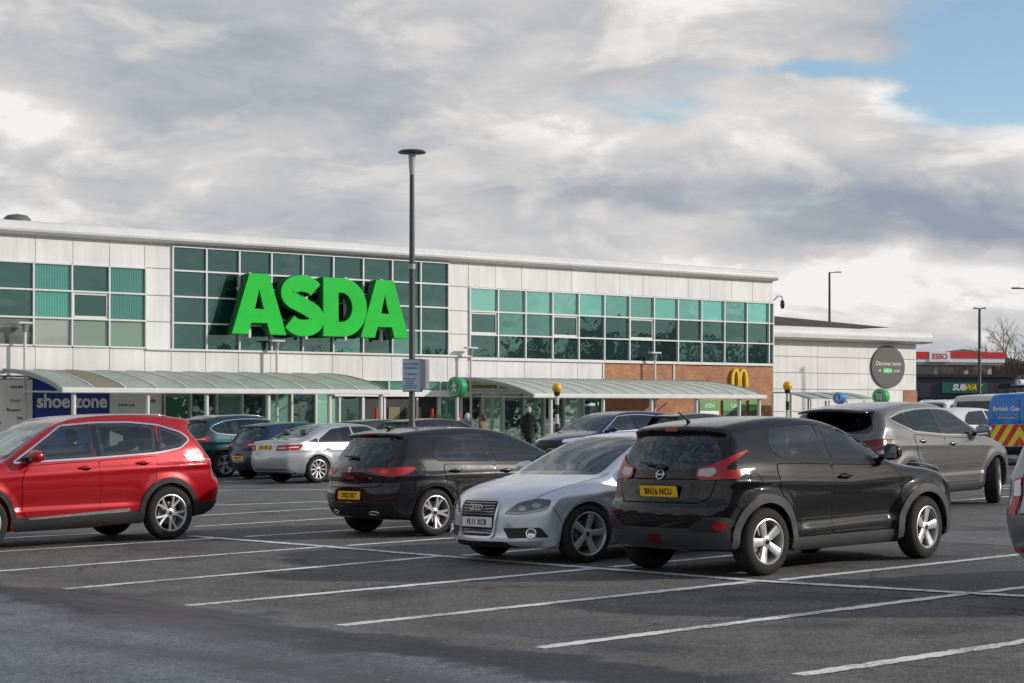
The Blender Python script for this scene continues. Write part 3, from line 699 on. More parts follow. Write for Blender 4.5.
SPEC['crossover']['extra'] = _x_cross
def _x_hatch(D, x, y, z):
    D = cut(D, x, y, z, (-.86, 0, .565), (.075, .36, .10), .04, .03)
    return D
SPEC['hatchback']['extra'] = _x_hatch
def _x_sal(D, x, y, z):
    D = cut(D, x, y, z, (-1.02, 0, .88), (.07, .33, .075), .04, .03)
    D = cut(D, x, y, z, (3.70, .60 - 0 * x, .40), (.14, .20, .055), .05, .03)      # lower intakes (y is already |y|)
    D = cut(D, x, y, z, (3.70, 0, .53), (.075, .25, .17), .04, .02)
    return D
SPEC['saloon']['extra'] = _x_sal

def rear_door(c, bp, zlo, xt, gap=.08):
    b = ctab(c.sp['belt']); Ra = c.sp['Ra'] + gap; wz = c.sp['wr'] + .005
    a0 = math.degrees(math.asin(max(-.95, min(.95, (zlo - wz) / Ra)))); A = arc(0, wz, Ra, max(a0, 2), 62, 10)
    pts = [(bp, zlo)] + [(A[0][0], zlo)] * (zlo < A[0][1] - .01) + A + [(xt, float(b(xt)) - .02)] + [(bp * .5 + xt * .5, float(b((bp + xt) / 2)) - .02), (bp, float(b(bp)) - .02)]
    return pts
def front_door(c, bp, zlo, xh, xw):
    b = ctab(c.sp['belt'])
    return [(bp, zlo), (bp, float(b(bp)) - .02), ((bp + xw) / 2, float(b((bp + xw) / 2)) - .02), (xw, float(b(xw)) - .02), (xh, float(b(xh)) - .16), (xh, zlo + .06), (xh - .05, zlo)]
def ell(cx, cy, rx, ry, n=20): return [(cx + rx * math.cos(2 * math.pi * i / n), cy + ry * math.sin(2 * math.pi * i / n)) for i in range(n)]
def mirp(poly): return [(-u, v) for u, v in poly]

def black_crossover():
    c = Car(SPEC['crossover'], 'black crossover with grey wheel arches and a yellow rear number plate ending NCU', 'car', paint('black', (.004, .004, .005), 0, .3, .05), h=.02, group='cars in the nearest rows of bays')
    c.window([(2.02, 1.09), (1.10, 1.12), (1.06, 1.455), (1.36, 1.445), (1.62, 1.34)], 'LR', r=.04)
    c.window([(1.00, 1.125), (.32, 1.16), (.20, 1.24), (.27, 1.425), (.96, 1.455)], 'LR', r=.05)
    c.window([(.62, 1.12), (-.62, 1.12), (-.50, 1.43), (.50, 1.43)], 'F', name='windscreen', r=.08)
    c.window([(.60, 1.085), (.30, 1.06), (-.30, 1.06), (-.60, 1.085), (-.66, 1.16), (-.50, 1.37), (.50, 1.37), (.66, 1.16)], 'B', GLASSD, name='rear_window', r=.07, band=.05)
    c.pillar(1.0, 1.06, 1.12, 1.458)
    c.door(front_door(c, 1.05, .36, 2.13, 2.02), handle=(1.22, .93), hm=None)
    c.door(rear_door(c, 1.045, .36, .22, .12))
    c.archtrim(CLAD, .075, .012)
    for fr in 'LR':
        c.patch('sill_trim', roundpoly([(.45, .215), (2.02, .215), (2.02, .345), (.45, .345)], .02), fr, CLAD, .010)
    c.ring('fuel_flap_gap', ell(-.12, .93, .085, .085), 'R', DARK, .003, -.004, .0015, .003)
    for fr in 'LR': c.seam([(-.60, .72), (-.42, .735), (-.34, .66)], fr, w=.008); c.seam([(2.98, .80), (3.14, .72), (3.22, .60)], fr, w=.008)
    # lower bumper mask in grey, body-coloured face with lamps
    c.patch('bumper_cladding', roundpoly([(-.84, .30), (.84, .30), (.86, .48), (.80, .60), (.62, .60), (.50, .49), (-.50, .49), (-.62, .60), (-.80, .60), (-.86, .48)], .04), 'B', CLAD, .010)
    for sy in (1, -1):
        pl = [(u * sy, v) for u, v in [(.44, .46), (.74, .46), (.78, .52), (.70, .58), (.60, .585), (.48, .52)]]
        c.patch('bumper_recess', roundpoly(pl, .03), 'B', BLACK, .013)
        c.patch('rear_reflector', ell(.745 * sy, .515, .045, .042), 'B', RED, .016)
    c.patch('fog_lamp', roundpoly([(-.10, .34), (.10, .34), (.08, .43), (-.08, .43)], .02), 'B', REDD, .014)
    for fr_m in (1, -1):
        sg = fr_m
        f = ('A', 180 - 38 * sg, -.50, .62 * sg)
        # boomerang lamp: a blade up the pillar and a pod at the shoulder
        up = lambda q: [(-u * sg, v) for u, v in q]
        c.patch('tail_light', roundpoly(up([(-.17, .985), (-.10, .955), (.24, .965), (.31, 1.02), (.40, 1.06), (.16, 1.05), (.13, 1.075), (.33, 1.235), (.29, 1.235), (.0, 1.10), (-.15, 1.07)]), .02), f, RED, .016)
        c.patch('lamp_lens', roundpoly(up([(-.15, .995), (-.02, .985), (.05, 1.03), (.02, 1.075), (-.13, 1.06)]), .02), f, mat('lens_smoke', (.45, .42, .43), .15, coat=.5), .019)
    c.patch('brake_light', roundpoly([(-.085, 1.44), (.085, 1.44), (.08, 1.472), (-.08, 1.472)], .01), 'B', RED, .008)
    c.plate('B', .845, 'BN16 NCU', PLATEY, off=.016, tilt=-8)
    c.strip('tailgate_seam', [(-.45, .965), (.45, .965)], 'B', DARK, .012, .002)
    c.seam([(-.64, 1.06), (-.66, .96), (-.62, .80), (-.52, .735), (.52, .735), (.62, .80), (.66, .96), (.64, 1.06)], 'B', w=.010)
    M = c.surf('B', 0, 1.005, .008)
    b = MB(); th = np.linspace(0, 2 * math.pi, 25); b.tube([M @ Vector((.048 * math.cos(t), .048 * math.sin(t), .004)) for t in th], .006, 6, False)
    b.box((0, 0, .006), (.125, .020, .008), M, .002); b.build('emblem', CHROME, c.root, smooth=True)
    # wiper
    M = c.surf('B', 0, 1.075, .02); b = MB(); b.tube([M @ Vector((.05, -.01, 0)), M @ Vector((-.30, .045, .012))], [.02, .008], 6); b.add(*[superell((0, 0, 0), (.07, .03, .02), .6, 14, 8)[0], superell((0, 0, 0), (.07, .03, .02), .6, 14, 8)[1]])
    b2 = MB(); b2.v = [Vector(v) for v in b.v]; nn = len(superell((0, 0, 0), (.07, .03, .02), .6, 14, 8)[0])
    b.v = b.v[:-nn] + [M @ Vector(v) for v in b.v[-nn:]]; b.build('rear_wiper', BLACK, c.root, smooth=True)
    c.mirrors(1.93, 1.10, GLOSSB, (.075, .095, .085))
    p, n = c.hit('T', -.18, 0); MB().tube([p, p + Vector((-.03, 0, .03)), p + Vector((-.14, 0, .10))], [.022, .012, .008], 8).build('aerial', BLACK, c.root, smooth=True)
    # black pillar between windows, bonnet pods
    for sy in (1, -1):
        f = 'L' if sy > 0 else 'R'
        M = c.surf('T', 2.90, .55 * sy, -.030); b = MB(); b.add(*superell((0, 0, 0), (.26, .10, .045), .8, 20, 10)); Mx = Matrix.Translation(M.translation + Vector((0, 0, .035))) @ Matrix.Rotation(R(9), 4, 'Y'); b.v = [Mx @ Vector(v) for v in b.v]; b.build('indicator_pod', c.paint, c.root, smooth=True)
        Mx2 = Mx @ Matrix.Translation((.05, 0, .012)); b = MB(); b.add(*superell((0, 0, 0), (.17, .055, .042), .8, 18, 10)); b.v = [Mx2 @ Vector(v) for v in b.v]; b.build('indicator_lens', CLEAR, c.root, smooth=True)
        c.patch('headlight', ell(.52 * sy, .66, .10, .10), 'F', mat('lamp_chrome2', (.3, .31, .33), .15, metal=1), .01)
    c.patch('grille', roundpoly([(-.42, .82), (.42, .82), (.30, .62), (-.30, .62)], .03), 'F', BLACK, .008)
    c.interior(1.05, .22, .62); c.wheels('five', steer=7); c.finish()
    return c
def silver_saloon():
    SIL = paint('silver', (.62, .66, .74), .6, .34)
    c = Car(SPEC['saloon'], 'silver saloon facing the camera with a white plate and a fourringed grille badge'.replace('fourringed', 'four-ringed'), 'car', SIL, h=.02, group='cars in the nearest rows of bays')
    c.window([(2.30, .955), (1.16, .962), (1.13, 1.325), (1.58, 1.318)], 'LR', r=.03, trim=None)
    c.window([(1.08, .965), (.06, .985), (.10, 1.05), (.52, 1.285), (1.06, 1.33)], 'LR', r=.03)
    c.window([(.69, .985), (-.69, .985), (-.55, 1.365), (.55, 1.365)], 'F', name='windscreen', r=.06)
    c.window([(.62, 1.115), (-.62, 1.115), (-.50, 1.37), (.50, 1.37)], 'B', name='rear_window', r=.05)
    c.pillar(1.075, 1.135, .962, 1.325)
    c.door(front_door(c, 1.11, .30, 2.28, 2.22), handle=(1.30, .80)); c.door(rear_door(c, 1.105, .30, .12, .07), handle=(.33, .82))
    c.archtrim(c.paint, .03, .004)
    # single-frame grille
    g = [(-.285, .705), (.285, .705), (.30, .66), (.255, .34), (.22, .315), (-.22, .315), (-.255, .34), (-.30, .66)]
    gp = roundpoly(g, .03)
    gr = c.patch('grille', gp, 'F', BLACK, .004)
    c.ring('grille_frame', gp, 'F', mat('satin_silver', (.62, .64, .67), .25, metal=.9), .022, -.004, .022, .03, gr)
    for z in (.355, .385, .565, .595, .625, .655, .685): c.strip('grille_bar', [(-.265 if z > .5 else -.24, z), (.265 if z > .5 else .24, z)], 'F', mat('bar_grey', (.30, .31, .32), .3, metal=.9), .011, .016, .01, gr)
    c.plate('F', .475, 'FL11 XCB', PLATEW, off=.022, tilt=4)
    M = c.surf('F', 0, .635, .034); M = Matrix.Translation(M.translation) @ Matrix(((0, 0, 1, 0), (1, 0, 0, 0), (0, 1, 0, 0), (0, 0, 0, 1)))
    b = MB(); th = np.linspace(0, 2 * math.pi, 21)
    for k in range(4): b.tube([M @ Vector((-.072 + .048 * k + .031 * math.cos(t), .031 * math.sin(t), .002)) for t in th], .0062, 6, False)
    b.build('emblem', CHROME, c.root, smooth=True)
    for sg in (1, -1):
        f = ('A', 36 * sg, 3.25, .62 * sg); U = lambda q: [(u * sg, v) for u, v in q]
        hp = roundpoly(U([(-.38, .575), (-.18, .565), (.07, .605), (.13, .645), (.15, .722), (-.02, .737), (-.22, .69)]), .025)
        h = c.patch('headlight', hp, f, mat('lamp_housing', (.06, .065, .075), .25, metal=.5, coat=.8), .004)
        for cu, cv, rr in ((-.17, .632, .040), (-.01, .663, .046)):
            c.patch('lamp_reflector', ell(cu * sg, cv, rr * 1.1, rr * .62), f, mat('lamp_chrome', (.34, .35, .37), .2, metal=1), .007, parent=h)
        c.strip('running_light', U([(-.34, .588), (-.17, .580), (.06, .617), (.11, .655)]), f, WHITEL, .014, .009, parent=h)
        c.patch('headlight_lens', hp, f, CLEAR, .012, .004, parent=h)
        # lower intake with fog lamp
        it = roundpoly(U([(-.40, .415), (.04, .425), (.12, .315), (.07, .285), (-.32, .285)]), .03)
        q = c.patch('air_intake', it, f, BLACK, .004)
        M = c.surf(f, -.06 * sg, .355, .012); b = MB(); b.lathe([(.062, .0), (.062, .02), (.048, .024), (.046, .01), (.0001, .008)], 24, M); b.build('fog_lamp', CHROME, q, smooth=True)
        f2 = ('A', 180 - 32 * sg, -.75, .62 * sg)
        tp = roundpoly([(-u * sg, v) for u, v in [(-.30, .80), (.16, .80), (.20, .86), (.17, .94), (-.30, .94)]], .02)
        t = c.patch('tail_light', tp, f2, RED, .006)
        c.strip('lamp_lens', [(-u * sg, v) for u, v in [(-.27, .83), (.12, .83)]], f2, WHITEL, .022, .009, parent=t)
    for fr in 'LR': c.seam([(3.30, .68), (3.20, .55), (3.17, .46)], fr, w=.007)
    c.strip('bumper_crease', [(-.80, .30), (-.5, .285), (.5, .285), (.80, .30)], 'F', SIL, .03, .02, .02)
    c.patch('lower_grille', roundpoly([(-.52, .20), (.52, .20), (.40, .265), (-.40, .265)], .01), 'F', BLACK, .006)
    for s_ in (.8, -.8): pass
    for sy in (1, -1): c.seam([(2.40, .79 * sy), (2.9, .775 * sy), (3.15, .73 * sy), (3.34, .66 * sy)], 'T', w=.008)
    c.mirrors(2.12, .965, c.paint, (.085, .10, .07)); c.interior(1.15, .20, .50)
    p, n = c.hit('T', -.05, 0)
    c.wheels('five_fat', steer=-2); c.finish()
    return c
def black_hatchback():
    c = Car(SPEC['hatchback'], 'dark graphite hatchback with a full-width red tail light beside the silver saloon', 'car', paint('graphite', (.010, .010, .012), .1, .3, .1), h=.02, group='cars in the nearest rows of bays')
    c.window([(2.16, .975), (1.10, .985), (1.06, 1.355), (1.48, 1.335)], 'LR', r=.03)
    c.window([(1.00, .99), (.12, 1.015), (.02, 1.08), (.16, 1.24), (.36, 1.335), (.98, 1.362)], 'LR', r=.03)
    c.window([(.68, 1.0), (-.68, 1.0), (-.55, 1.36), (.55, 1.36)], 'F', name='windscreen', r=.06)
    c.window([(.62, 1.04), (-.62, 1.04), (-.64, 1.10), (-.50, 1.325), (.50, 1.325), (.64, 1.10)], 'B', GLASSD, name='rear_window', r=.05, band=.05)
    c.door(front_door(c, 1.045, .30, 2.16, 2.08), handle=(1.24, .835)); c.door(rear_door(c, 1.04, .30, .18, .07), handle=(.36, .865))
    c.archtrim(c.paint, .03, .004)
    c.patch('brake_light', roundpoly([(-.13, 1.372), (.13, 1.372), (.13, 1.386), (-.13, 1.386)], .004), 'B', REDD, .005)
    c.pillar(1.0, 1.06, .985, 1.355)
    c.strip('light_bar', [(-.55, .905), (.55, .905)], 'B', mat('light_bar_red', (.045, .003, .004), .2, coat=.3), .052, .006)
    for sg in (1, -1):
        f = ('A', 180 - 34 * sg, -.55, .60 * sg)
        U = lambda q: [(-u * sg, v) for u, v in q]
        t = c.patch('tail_light', roundpoly(U([(-.30, .905), (-.18, .935), (.32, .945), (.36, .925), (.27, .85), (.10, .815), (-.08, .835), (-.20, .87)]), .02), f, RED, .010)
        c.patch('lamp_lens', roundpoly(U([(-.10, .87), (.02, .865), (.04, .905), (-.08, .91)]), .01), f, mat('lamp_bright_red', (.75, .03, .03), .2, coat=.5), .013, parent=t)  # brighter red lens at the lamp centre
        c.patch('rear_reflector', roundpoly(U([(-.22, .50), (.12, .535), (.10, .555), (-.22, .53)]), .006), f, REDD, .008)
        M = c.surf('B', .44 * sg, .335, .006); b = MB(); b.tube([M @ Vector((.085 * math.cos(t), .028 * math.sin(t), .004)) for t in np.linspace(0, 2 * math.pi, 19)], .009, 6, False); b.build('exhaust_trim', CHROME, c.root, smooth=True)
    c.ring('fuel_flap_gap', ell(-.22, .90, .08, .08), 'R', DARK, .003, -.004, .0015, .003)
    for fr in 'LR': c.seam([(-.62, .70), (-.40, .71), (-.33, .62)], fr, w=.008)
    c.patch('bumper_diffuser', roundpoly([(-.80, .27), (.80, .27), (.76, .42), (.55, .40), (-.55, .40), (-.76, .42)], .03), 'B', BLACK, .005)
    c.plate('B', .565, 'OE22 EKY', PLATEY, off=.014, tilt=6)
    c.seam([(-.60, 1.0), (-.64, .93), (-.60, .72), (-.5, .675), (.5, .675), (.60, .72), (.64, .93), (.60, 1.0)], 'B', w=.010)
    M = c.surf('B', 0, .905, .012); b = MB(); b.box((0, .022, .004), (.07, .022, .008), M, .003); b.box((0, -.022, .004), (.07, .022, .008), M, .003); b.box((-.026, .0, .004), (.018, .05, .008), M, .003); b.build('emblem', CHROME, c.root)
    for txt, y, sz in (('LEON', .0, .05), ('FR', -.40, .045)):
        M = c.surf('B', y, .80, .004); link('lettering', xform(text_mesh(txt, sz, .004, .001, space=1.5 if len(txt) > 2 else 1), M), CHROME, c.root)
    M = c.surf('B', 0, 1.055, .018); MB().tube([M @ Vector((.03, 0, 0)), M @ Vector((-.30, .03, .008))], [.022, .010], 6).build('rear_wiper', BLACK, c.root, smooth=True)
    p, n = c.hit('T', -.10, 0); b = MB(); b.add(*superell((0, 0, 0), (.06, .014, .035), .9, 14, 10)); b.v = [p + Vector((v[0] - v[2] * .9, v[1], v[2] + .022)) for v in b.v]; b.build('aerial', c.paint, c.root, smooth=True)
    c.mirrors(2.02, .985, c.paint, (.08, .10, .07)); c.interior(1.08, .20, .50); c.wheels('five_dark'); c.finish()
    return c
def suv_common(c, glass2=GLASSD, chrome=True):
    c.window([(2.20, 1.095), (1.10, 1.125), (1.07, 1.535), (1.50, 1.51)], 'LR', r=.035)
    c.window([(1.01, 1.13), (.19, 1.165), (.12, 1.50), (.5, 1.54), (.99, 1.545)], 'LR', glass2, r=.03)
    c.window([(.12, 1.17), (-.20, 1.22), (-.34, 1.31), (-.25, 1.385), (.05, 1.49)], 'LR', glass2, r=.04)
    c.window([(.70, 1.145), (-.70, 1.145), (-.57, 1.565), (.57, 1.565)], 'F', name='windscreen', r=.06)
    c.window([(.64, 1.20), (-.64, 1.20), (-.68, 1.27), (-.54, 1.475), (.54, 1.475), (.68, 1.27)], 'B', glass2, name='rear_window', r=.05, band=.05)
    c.pillar(1.005, 1.075, 1.128, 1.54); c.pillar(.115, .185, 1.17, 1.50)
    if chrome:
        dlo = roundpoly([(2.27, 1.085), (1.1, 1.112), (.15, 1.15), (-.22, 1.205), (-.385, 1.31), (-.27, 1.41), (.07, 1.515), (.5, 1.558), (1.05, 1.562), (1.50, 1.53)], .05)
        for fr in 'LR': c.ring('window_trim', dlo, fr, CHROME, .012, -.008, .006, .008)
    c.door(front_door(c, 1.055, .40, 2.16, 2.08), handle=(1.26, .985)); c.door(rear_door(c, 1.05, .40, .18, .08), handle=(.40, 1.02))
def red_suv():
    REDP = paint('red', (.37, .004, .010), .3, .28)
    c = Car(SPEC['suv'], 'bright red sport utility car at the edge of the picture with black wheel arches', 'car', REDP, h=.022, group='cars in the nearest rows of bays')
    suv_common(c, GLASS)
    c.archtrim(BLACK, .065, .010)
    for fr in 'LR':
        c.patch('sill_trim', roundpoly([(.44, .225), (2.26, .225), (2.26, .40), (.44, .40)], .02), fr, BLACK, .010)
        c.patch('sill_strip', roundpoly([(.62, .40), (2.06, .365), (2.10, .385), (.60, .445)], .01), fr, CHROME, .014)
        c.seam([(-.52, .92), (-.20, 1.0), (.02, 1.03)], fr)
    c.patch('bumper_cladding', roundpoly([(-.90, .30), (.90, .30), (.90, .47), (.6, .50), (-.6, .50), (-.90, .47)], .03), 'B', BLACK, .008)
    for sg in (1, -1):
        f = ('A', 180 - 42 * sg, -.60, .68 * sg); U = lambda q: [(-u * sg, v) for u, v in q]
        c.patch('bumper_corner', roundpoly(U([(-.2, .30), (.46, .30), (.46, .42), (-.2, .50)]), .02), f, BLACK, .009)
        t = c.patch('tail_light', roundpoly(U([(-.34, 1.00), (-.30, 1.075), (.12, 1.10), (.40, 1.115), (.34, 1.04), (.18, .985), (-.05, .965)]), .02), f, RED, .010)
        c.strip('lamp_lens', U([(-.28, 1.025), (.0, 1.02), (.26, 1.065)]), f, mat('lamp_pink', (.75, .25, .22), .2, coat=.6), .02, .014, parent=t)
        b = MB(); ps = []
        for x in np.linspace(-.15, 1.45, 13):
            p, n = c.hit('T', float(x), .60 * sg); ps.append(p + Vector((0, 0, .022 if -.1 < x < 1.4 else .004)))
        b.tube(ps, .011, 8); b.build('roof_rail', CHROME, c.root, smooth=True)
        c.patch('headlight', roundpoly([(u * sg, v) for u, v in [(.45, .80), (.80, .86), (.80, .93), (.45, .88)]], .02), 'F', WHITEL, .006)
    c.patch('brake_light', roundpoly([(-.13, 1.555), (.13, 1.555), (.13, 1.572), (-.13, 1.572)], .004), 'B', REDD, .005)
    c.patch('grille', roundpoly([(-.45, .50), (.45, .50), (.5, .82), (-.5, .82)], .04), 'F', BLACK, .006)
    c.plate('B', .90, 'DA70 XRG', PLATEY, off=.012)
    c.mirrors(2.03, 1.10, REDP, (.09, .12, .075)); c.interior(1.10, .18, .68); c.wheels('five_twin'); c.finish()
    return c
def grey_suv():
    GR = paint('grey', (.145, .145, .142), .5, .34)
    c = Car(SPEC['large_suv'], 'large grey sport utility car with a black roof spoiler behind the black crossover', 'car', GR, h=.024)
    c.window([(2.24, 1.125), (1.10, 1.165), (1.07, 1.535), (1.50, 1.51)], 'LR', r=.035)
    c.window([(1.01, 1.17), (.22, 1.235), (.12, 1.30), (.14, 1.50), (.5, 1.535), (.99, 1.545)], 'LR', GLASSD, r=.03)
    c.window([(.08, 1.26), (-.30, 1.40), (-.34, 1.43), (.08, 1.50)], 'LR', GLASSD, r=.02)
    c.window([(.70, 1.165), (-.70, 1.165), (-.57, 1.565), (.57, 1.565)], 'F', name='windscreen', r=.06)
    c.window([(.64, 1.22), (-.64, 1.22), (-.68, 1.29), (-.56, 1.49), (.56, 1.49), (.68, 1.29)], 'B', GLASSD, name='rear_window', r=.05, band=.05)
    c.pillar(1.005, 1.075, 1.165, 1.54); c.pillar(.085, .14, 1.27, 1.50)
    dlo = roundpoly([(2.29, 1.112), (1.1, 1.15), (.22, 1.215), (-.30, 1.385), (-.385, 1.43), (.07, 1.522), (.5, 1.553), (1.05, 1.562), (1.50, 1.53)], .03)
    for fr in 'LR': c.ring('window_trim', dlo, fr, CHROME, .012, -.008, .006, .008)
    c.door(front_door(c, 1.055, .40, 2.20, 2.12), handle=(1.26, 1.0), hm=CHROME); c.door(rear_door(c, 1.05, .40, .18, .08), handle=(.40, 1.06), hm=CHROME)
    c.archtrim(GR, .04, .006)
    for fr in 'LR': c.patch('sill_trim', roundpoly([(.46, .245), (2.22, .245), (2.22, .37), (.46, .37)], .02), fr, CLAD, .008)
    M = MB(); V, F = superell((-.70, 0, 1.587), (.235, .615, .028), .45, 30, 10); M.add([(v[0] + .10 * (v[1] / .6) ** 2, v[1], v[2] - .05 * (v[1] / .6) ** 2 + (v[0] + .7) * .10) for v in V], F); M.build('roof_spoiler', GLOSSB, c.root, smooth=True)
    for sg in (1, -1):
        f = ('A', 180 - 42 * sg, -.65, .68 * sg); U = lambda q: [(-u * sg, v) for u, v in q]
        c.patch('tail_light', roundpoly(U([(-.34, .98), (-.30, 1.08), (.10, 1.13), (.30, 1.12), (.22, 1.0), (.05, .95)]), .03), f, REDD, .010)
        h = c.patch('headlight', roundpoly([(u * sg, v) for u, v in [(-.12, .80), (.22, .83), (.40, .95), (.18, .95), (-.10, .88)]], .03), ('A', 48 * sg, 3.2, .64 * sg), WHITEL, .006)
    c.patch('grille', roundpoly([(-.45, .58), (.45, .58), (.5, .92), (-.5, .92)], .04), 'F', BLACK, .006)
    c.patch('bumper_cladding', roundpoly([(-.90, .30), (.90, .30), (.90, .47), (-.90, .47)], .03), 'B', BLACK, .008)
    c.mirrors(2.06, 1.13, GR, (.10, .12, .085)); c.interior(1.10, .18, .68); c.wheels('five', steer=24); c.finish()
    return c
# ------------------------------------------------------------------ ground, road, markings
def nodes_of(name):
    m = bpy.data.materials.new(name); m.use_nodes = True; return m, m.node_tree.nodes, m.node_tree.links, m.node_tree.nodes['Principled BSDF']
def asphalt(name, c0, c1, wet, rough_dry=.75, rough_wet=.28, wet_scale=.16, stretch=(1, 1, 1), crack=0.0, bayside=None):
    m, N, L, b = nodes_of(name)
    tc = N.new('ShaderNodeTexCoord')
    def noise(sc, det=6, ro=.6, vec=None):
        n = N.new('ShaderNodeTexNoise'); n.inputs['Scale'].default_value = sc; n.inputs['Detail'].default_value = det; n.inputs['Roughness'].default_value = ro
        L.new(vec or tc.outputs['Object'], n.inputs['Vector']); return n.outputs['Fac']
    def mr(x, a, b_, c, d):
        n = N.new('ShaderNodeMapRange'); L.new(x, n.inputs[0])
        for i, v in enumerate((a, b_, c, d)): n.inputs[i + 1].default_value = v
        return n.outputs[0]
    def mul(x, y):
        n = N.new('ShaderNodeMath'); n.operation = 'MULTIPLY'; L.new(x, n.inputs[0]); L.new(y, n.inputs[1]); return n.outputs[0]
    mp = N.new('ShaderNodeMapping'); mp0 = N.new('ShaderNodeMapping'); L.new(tc.outputs['Object'], mp0.inputs[0]); mp0.inputs['Rotation'].default_value = (0, 0, R(-129.5)); L.new(mp0.outputs[0], mp.inputs[0]); mp.inputs['Scale'].default_value = stretch
    big = noise(wet_scale, 5, .55, mp.outputs[0]); mid = noise(1.3, 8, .65); fine = noise(21, 6, .8); grit = noise(75, 3, .7)
    w = mr(big, .5 - wet, .62 - wet, 0, 1)
    mx = N.new('ShaderNodeMix'); mx.data_type = 'RGBA'; L.new(w, mx.inputs[0]); mx.inputs[6].default_value = (*c0, 1); mx.inputs[7].default_value = (*c1, 1)
    base = mx.outputs[2]; wr_ = w
    if bayside:     # a soaked ragged band along the foot of the bays, then the drier bay surface
        dp = N.new('ShaderNodeVectorMath'); dp.operation = 'DOT_PRODUCT'; sb = N.new('ShaderNodeVectorMath'); sb.operation = 'SUBTRACT'; L.new(tc.outputs['Object'], sb.inputs[0]); sb.inputs[1].default_value = (CROSS.x, CROSS.y, 0)
        L.new(sb.outputs[0], dp.inputs[0]); dp.inputs[1].default_value = (E1.x, E1.y, 0)
        rag = noise(.9, 6, .6); ad = N.new('ShaderNodeMath'); ad.operation = 'MULTIPLY_ADD'; L.new(rag, ad.inputs[0]); ad.inputs[1].default_value = 1.9; L.new(dp.outputs['Value'], ad.inputs[2])
        band = mr(ad.outputs[0], -4.75, -4.55, 0, 1); dry = mr(ad.outputs[0], -3.95, -3.75, 0, 1)
        for f_, c_ in ((band, (.040, .041, .044)), (dry, bayside)):
            q = N.new('ShaderNodeMix'); q.data_type = 'RGBA'; L.new(f_, q.inputs[0]); L.new(base, q.inputs[6]); q.inputs[7].default_value = (*c_, 1); base = q.outputs[2]
    sc = N.new('ShaderNodeVectorMath'); sc.operation = 'SCALE'; L.new(base, sc.inputs[0])
    L.new(mul(mul(mr(mid, .25, .75, .70, 1.30), mr(fine, .34, .68, .42, 1.6)), mr(grit, .35, .72, .55, 1.75)), sc.inputs['Scale'])
    col = sc.outputs[0]
    if crack:        # hairline cracks, tar-dark, and old oil drips
        dn = N.new('ShaderNodeTexNoise'); dn.inputs['Scale'].default_value = 1.6; dn.inputs['Detail'].default_value = 5; L.new(tc.outputs['Object'], dn.inputs['Vector'])
        av = N.new('ShaderNodeVectorMath'); av.operation = 'MULTIPLY_ADD'; L.new(dn.outputs['Color'], av.inputs[0]); av.inputs[1].default_value = (.9, .9, .9); L.new(tc.outputs['Object'], av.inputs[2])
        vo = N.new('ShaderNodeTexVoronoi'); vo.feature = 'DISTANCE_TO_EDGE'; vo.inputs['Scale'].default_value = .22; L.new(av.outputs[0], vo.inputs['Vector'])
        ck = mr(vo.outputs['Distance'], .001, .007, 1 - crack, 1)
        vs = N.new('ShaderNodeTexVoronoi'); vs.inputs['Scale'].default_value = .55; L.new(av.outputs[0], vs.inputs['Vector'])
        st = mr(vs.outputs['Distance'], .06, .32, .50, 1)
        s2 = N.new('ShaderNodeVectorMath'); s2.operation = 'SCALE'; L.new(col, s2.inputs[0]); L.new(mul(ck, st), s2.inputs['Scale']); col = s2.outputs[0]
    L.new(col, b.inputs['Base Color'])
    L.new(mr(w, 0, 1, rough_dry, rough_wet), b.inputs['Roughness']); b.inputs['Specular IOR Level'].default_value = .35
    bp = N.new('ShaderNodeBump'); bp.inputs['Strength'].default_value = .9; bp.inputs['Distance'].default_value = .010
    a = N.new('ShaderNodeMath'); a.operation = 'ADD'; L.new(fine, a.inputs[0]); L.new(grit, a.inputs[1]); L.new(a.outputs[0], bp.inputs['Height']); L.new(bp.outputs[0], b.inputs['Normal'])
    return m
E1 = dirv(50.5); E2 = dirv(-39.5); CROSS = P(757, 581.5)
def bay(i, d): return CROSS + E2 * (2.42 * i) + E1 * d
def sheet(name, quads, m, z, n=6, jit=0.0):
    rj = random.Random(17)
    V = []; F = []
    for q in quads:
        a, b, c, d = [Vector(p) for p in q]
        k = len(V)
        for i in range(n + 1):
            for s, e in ((a, b), (d, c)):
                p = s.lerp(e, i / n) + Vector((rj.uniform(-jit, jit), rj.uniform(-jit, jit))); V.append((p.x, p.y, gz(p.x) + z))
        for i in range(n): F.append((k + 2 * i, k + 2 * i + 2, k + 2 * i + 3, k + 2 * i + 1))
    me = mesh_from(V, F); bm = bmesh.new(); bm.from_mesh(me)
    for f in bm.faces:
        f.normal_update()
        if f.normal.z < 0: f.normal_flip()
    bm.to_mesh(me); bm.free()
    return tag(link(name, me, m), kind='structure')
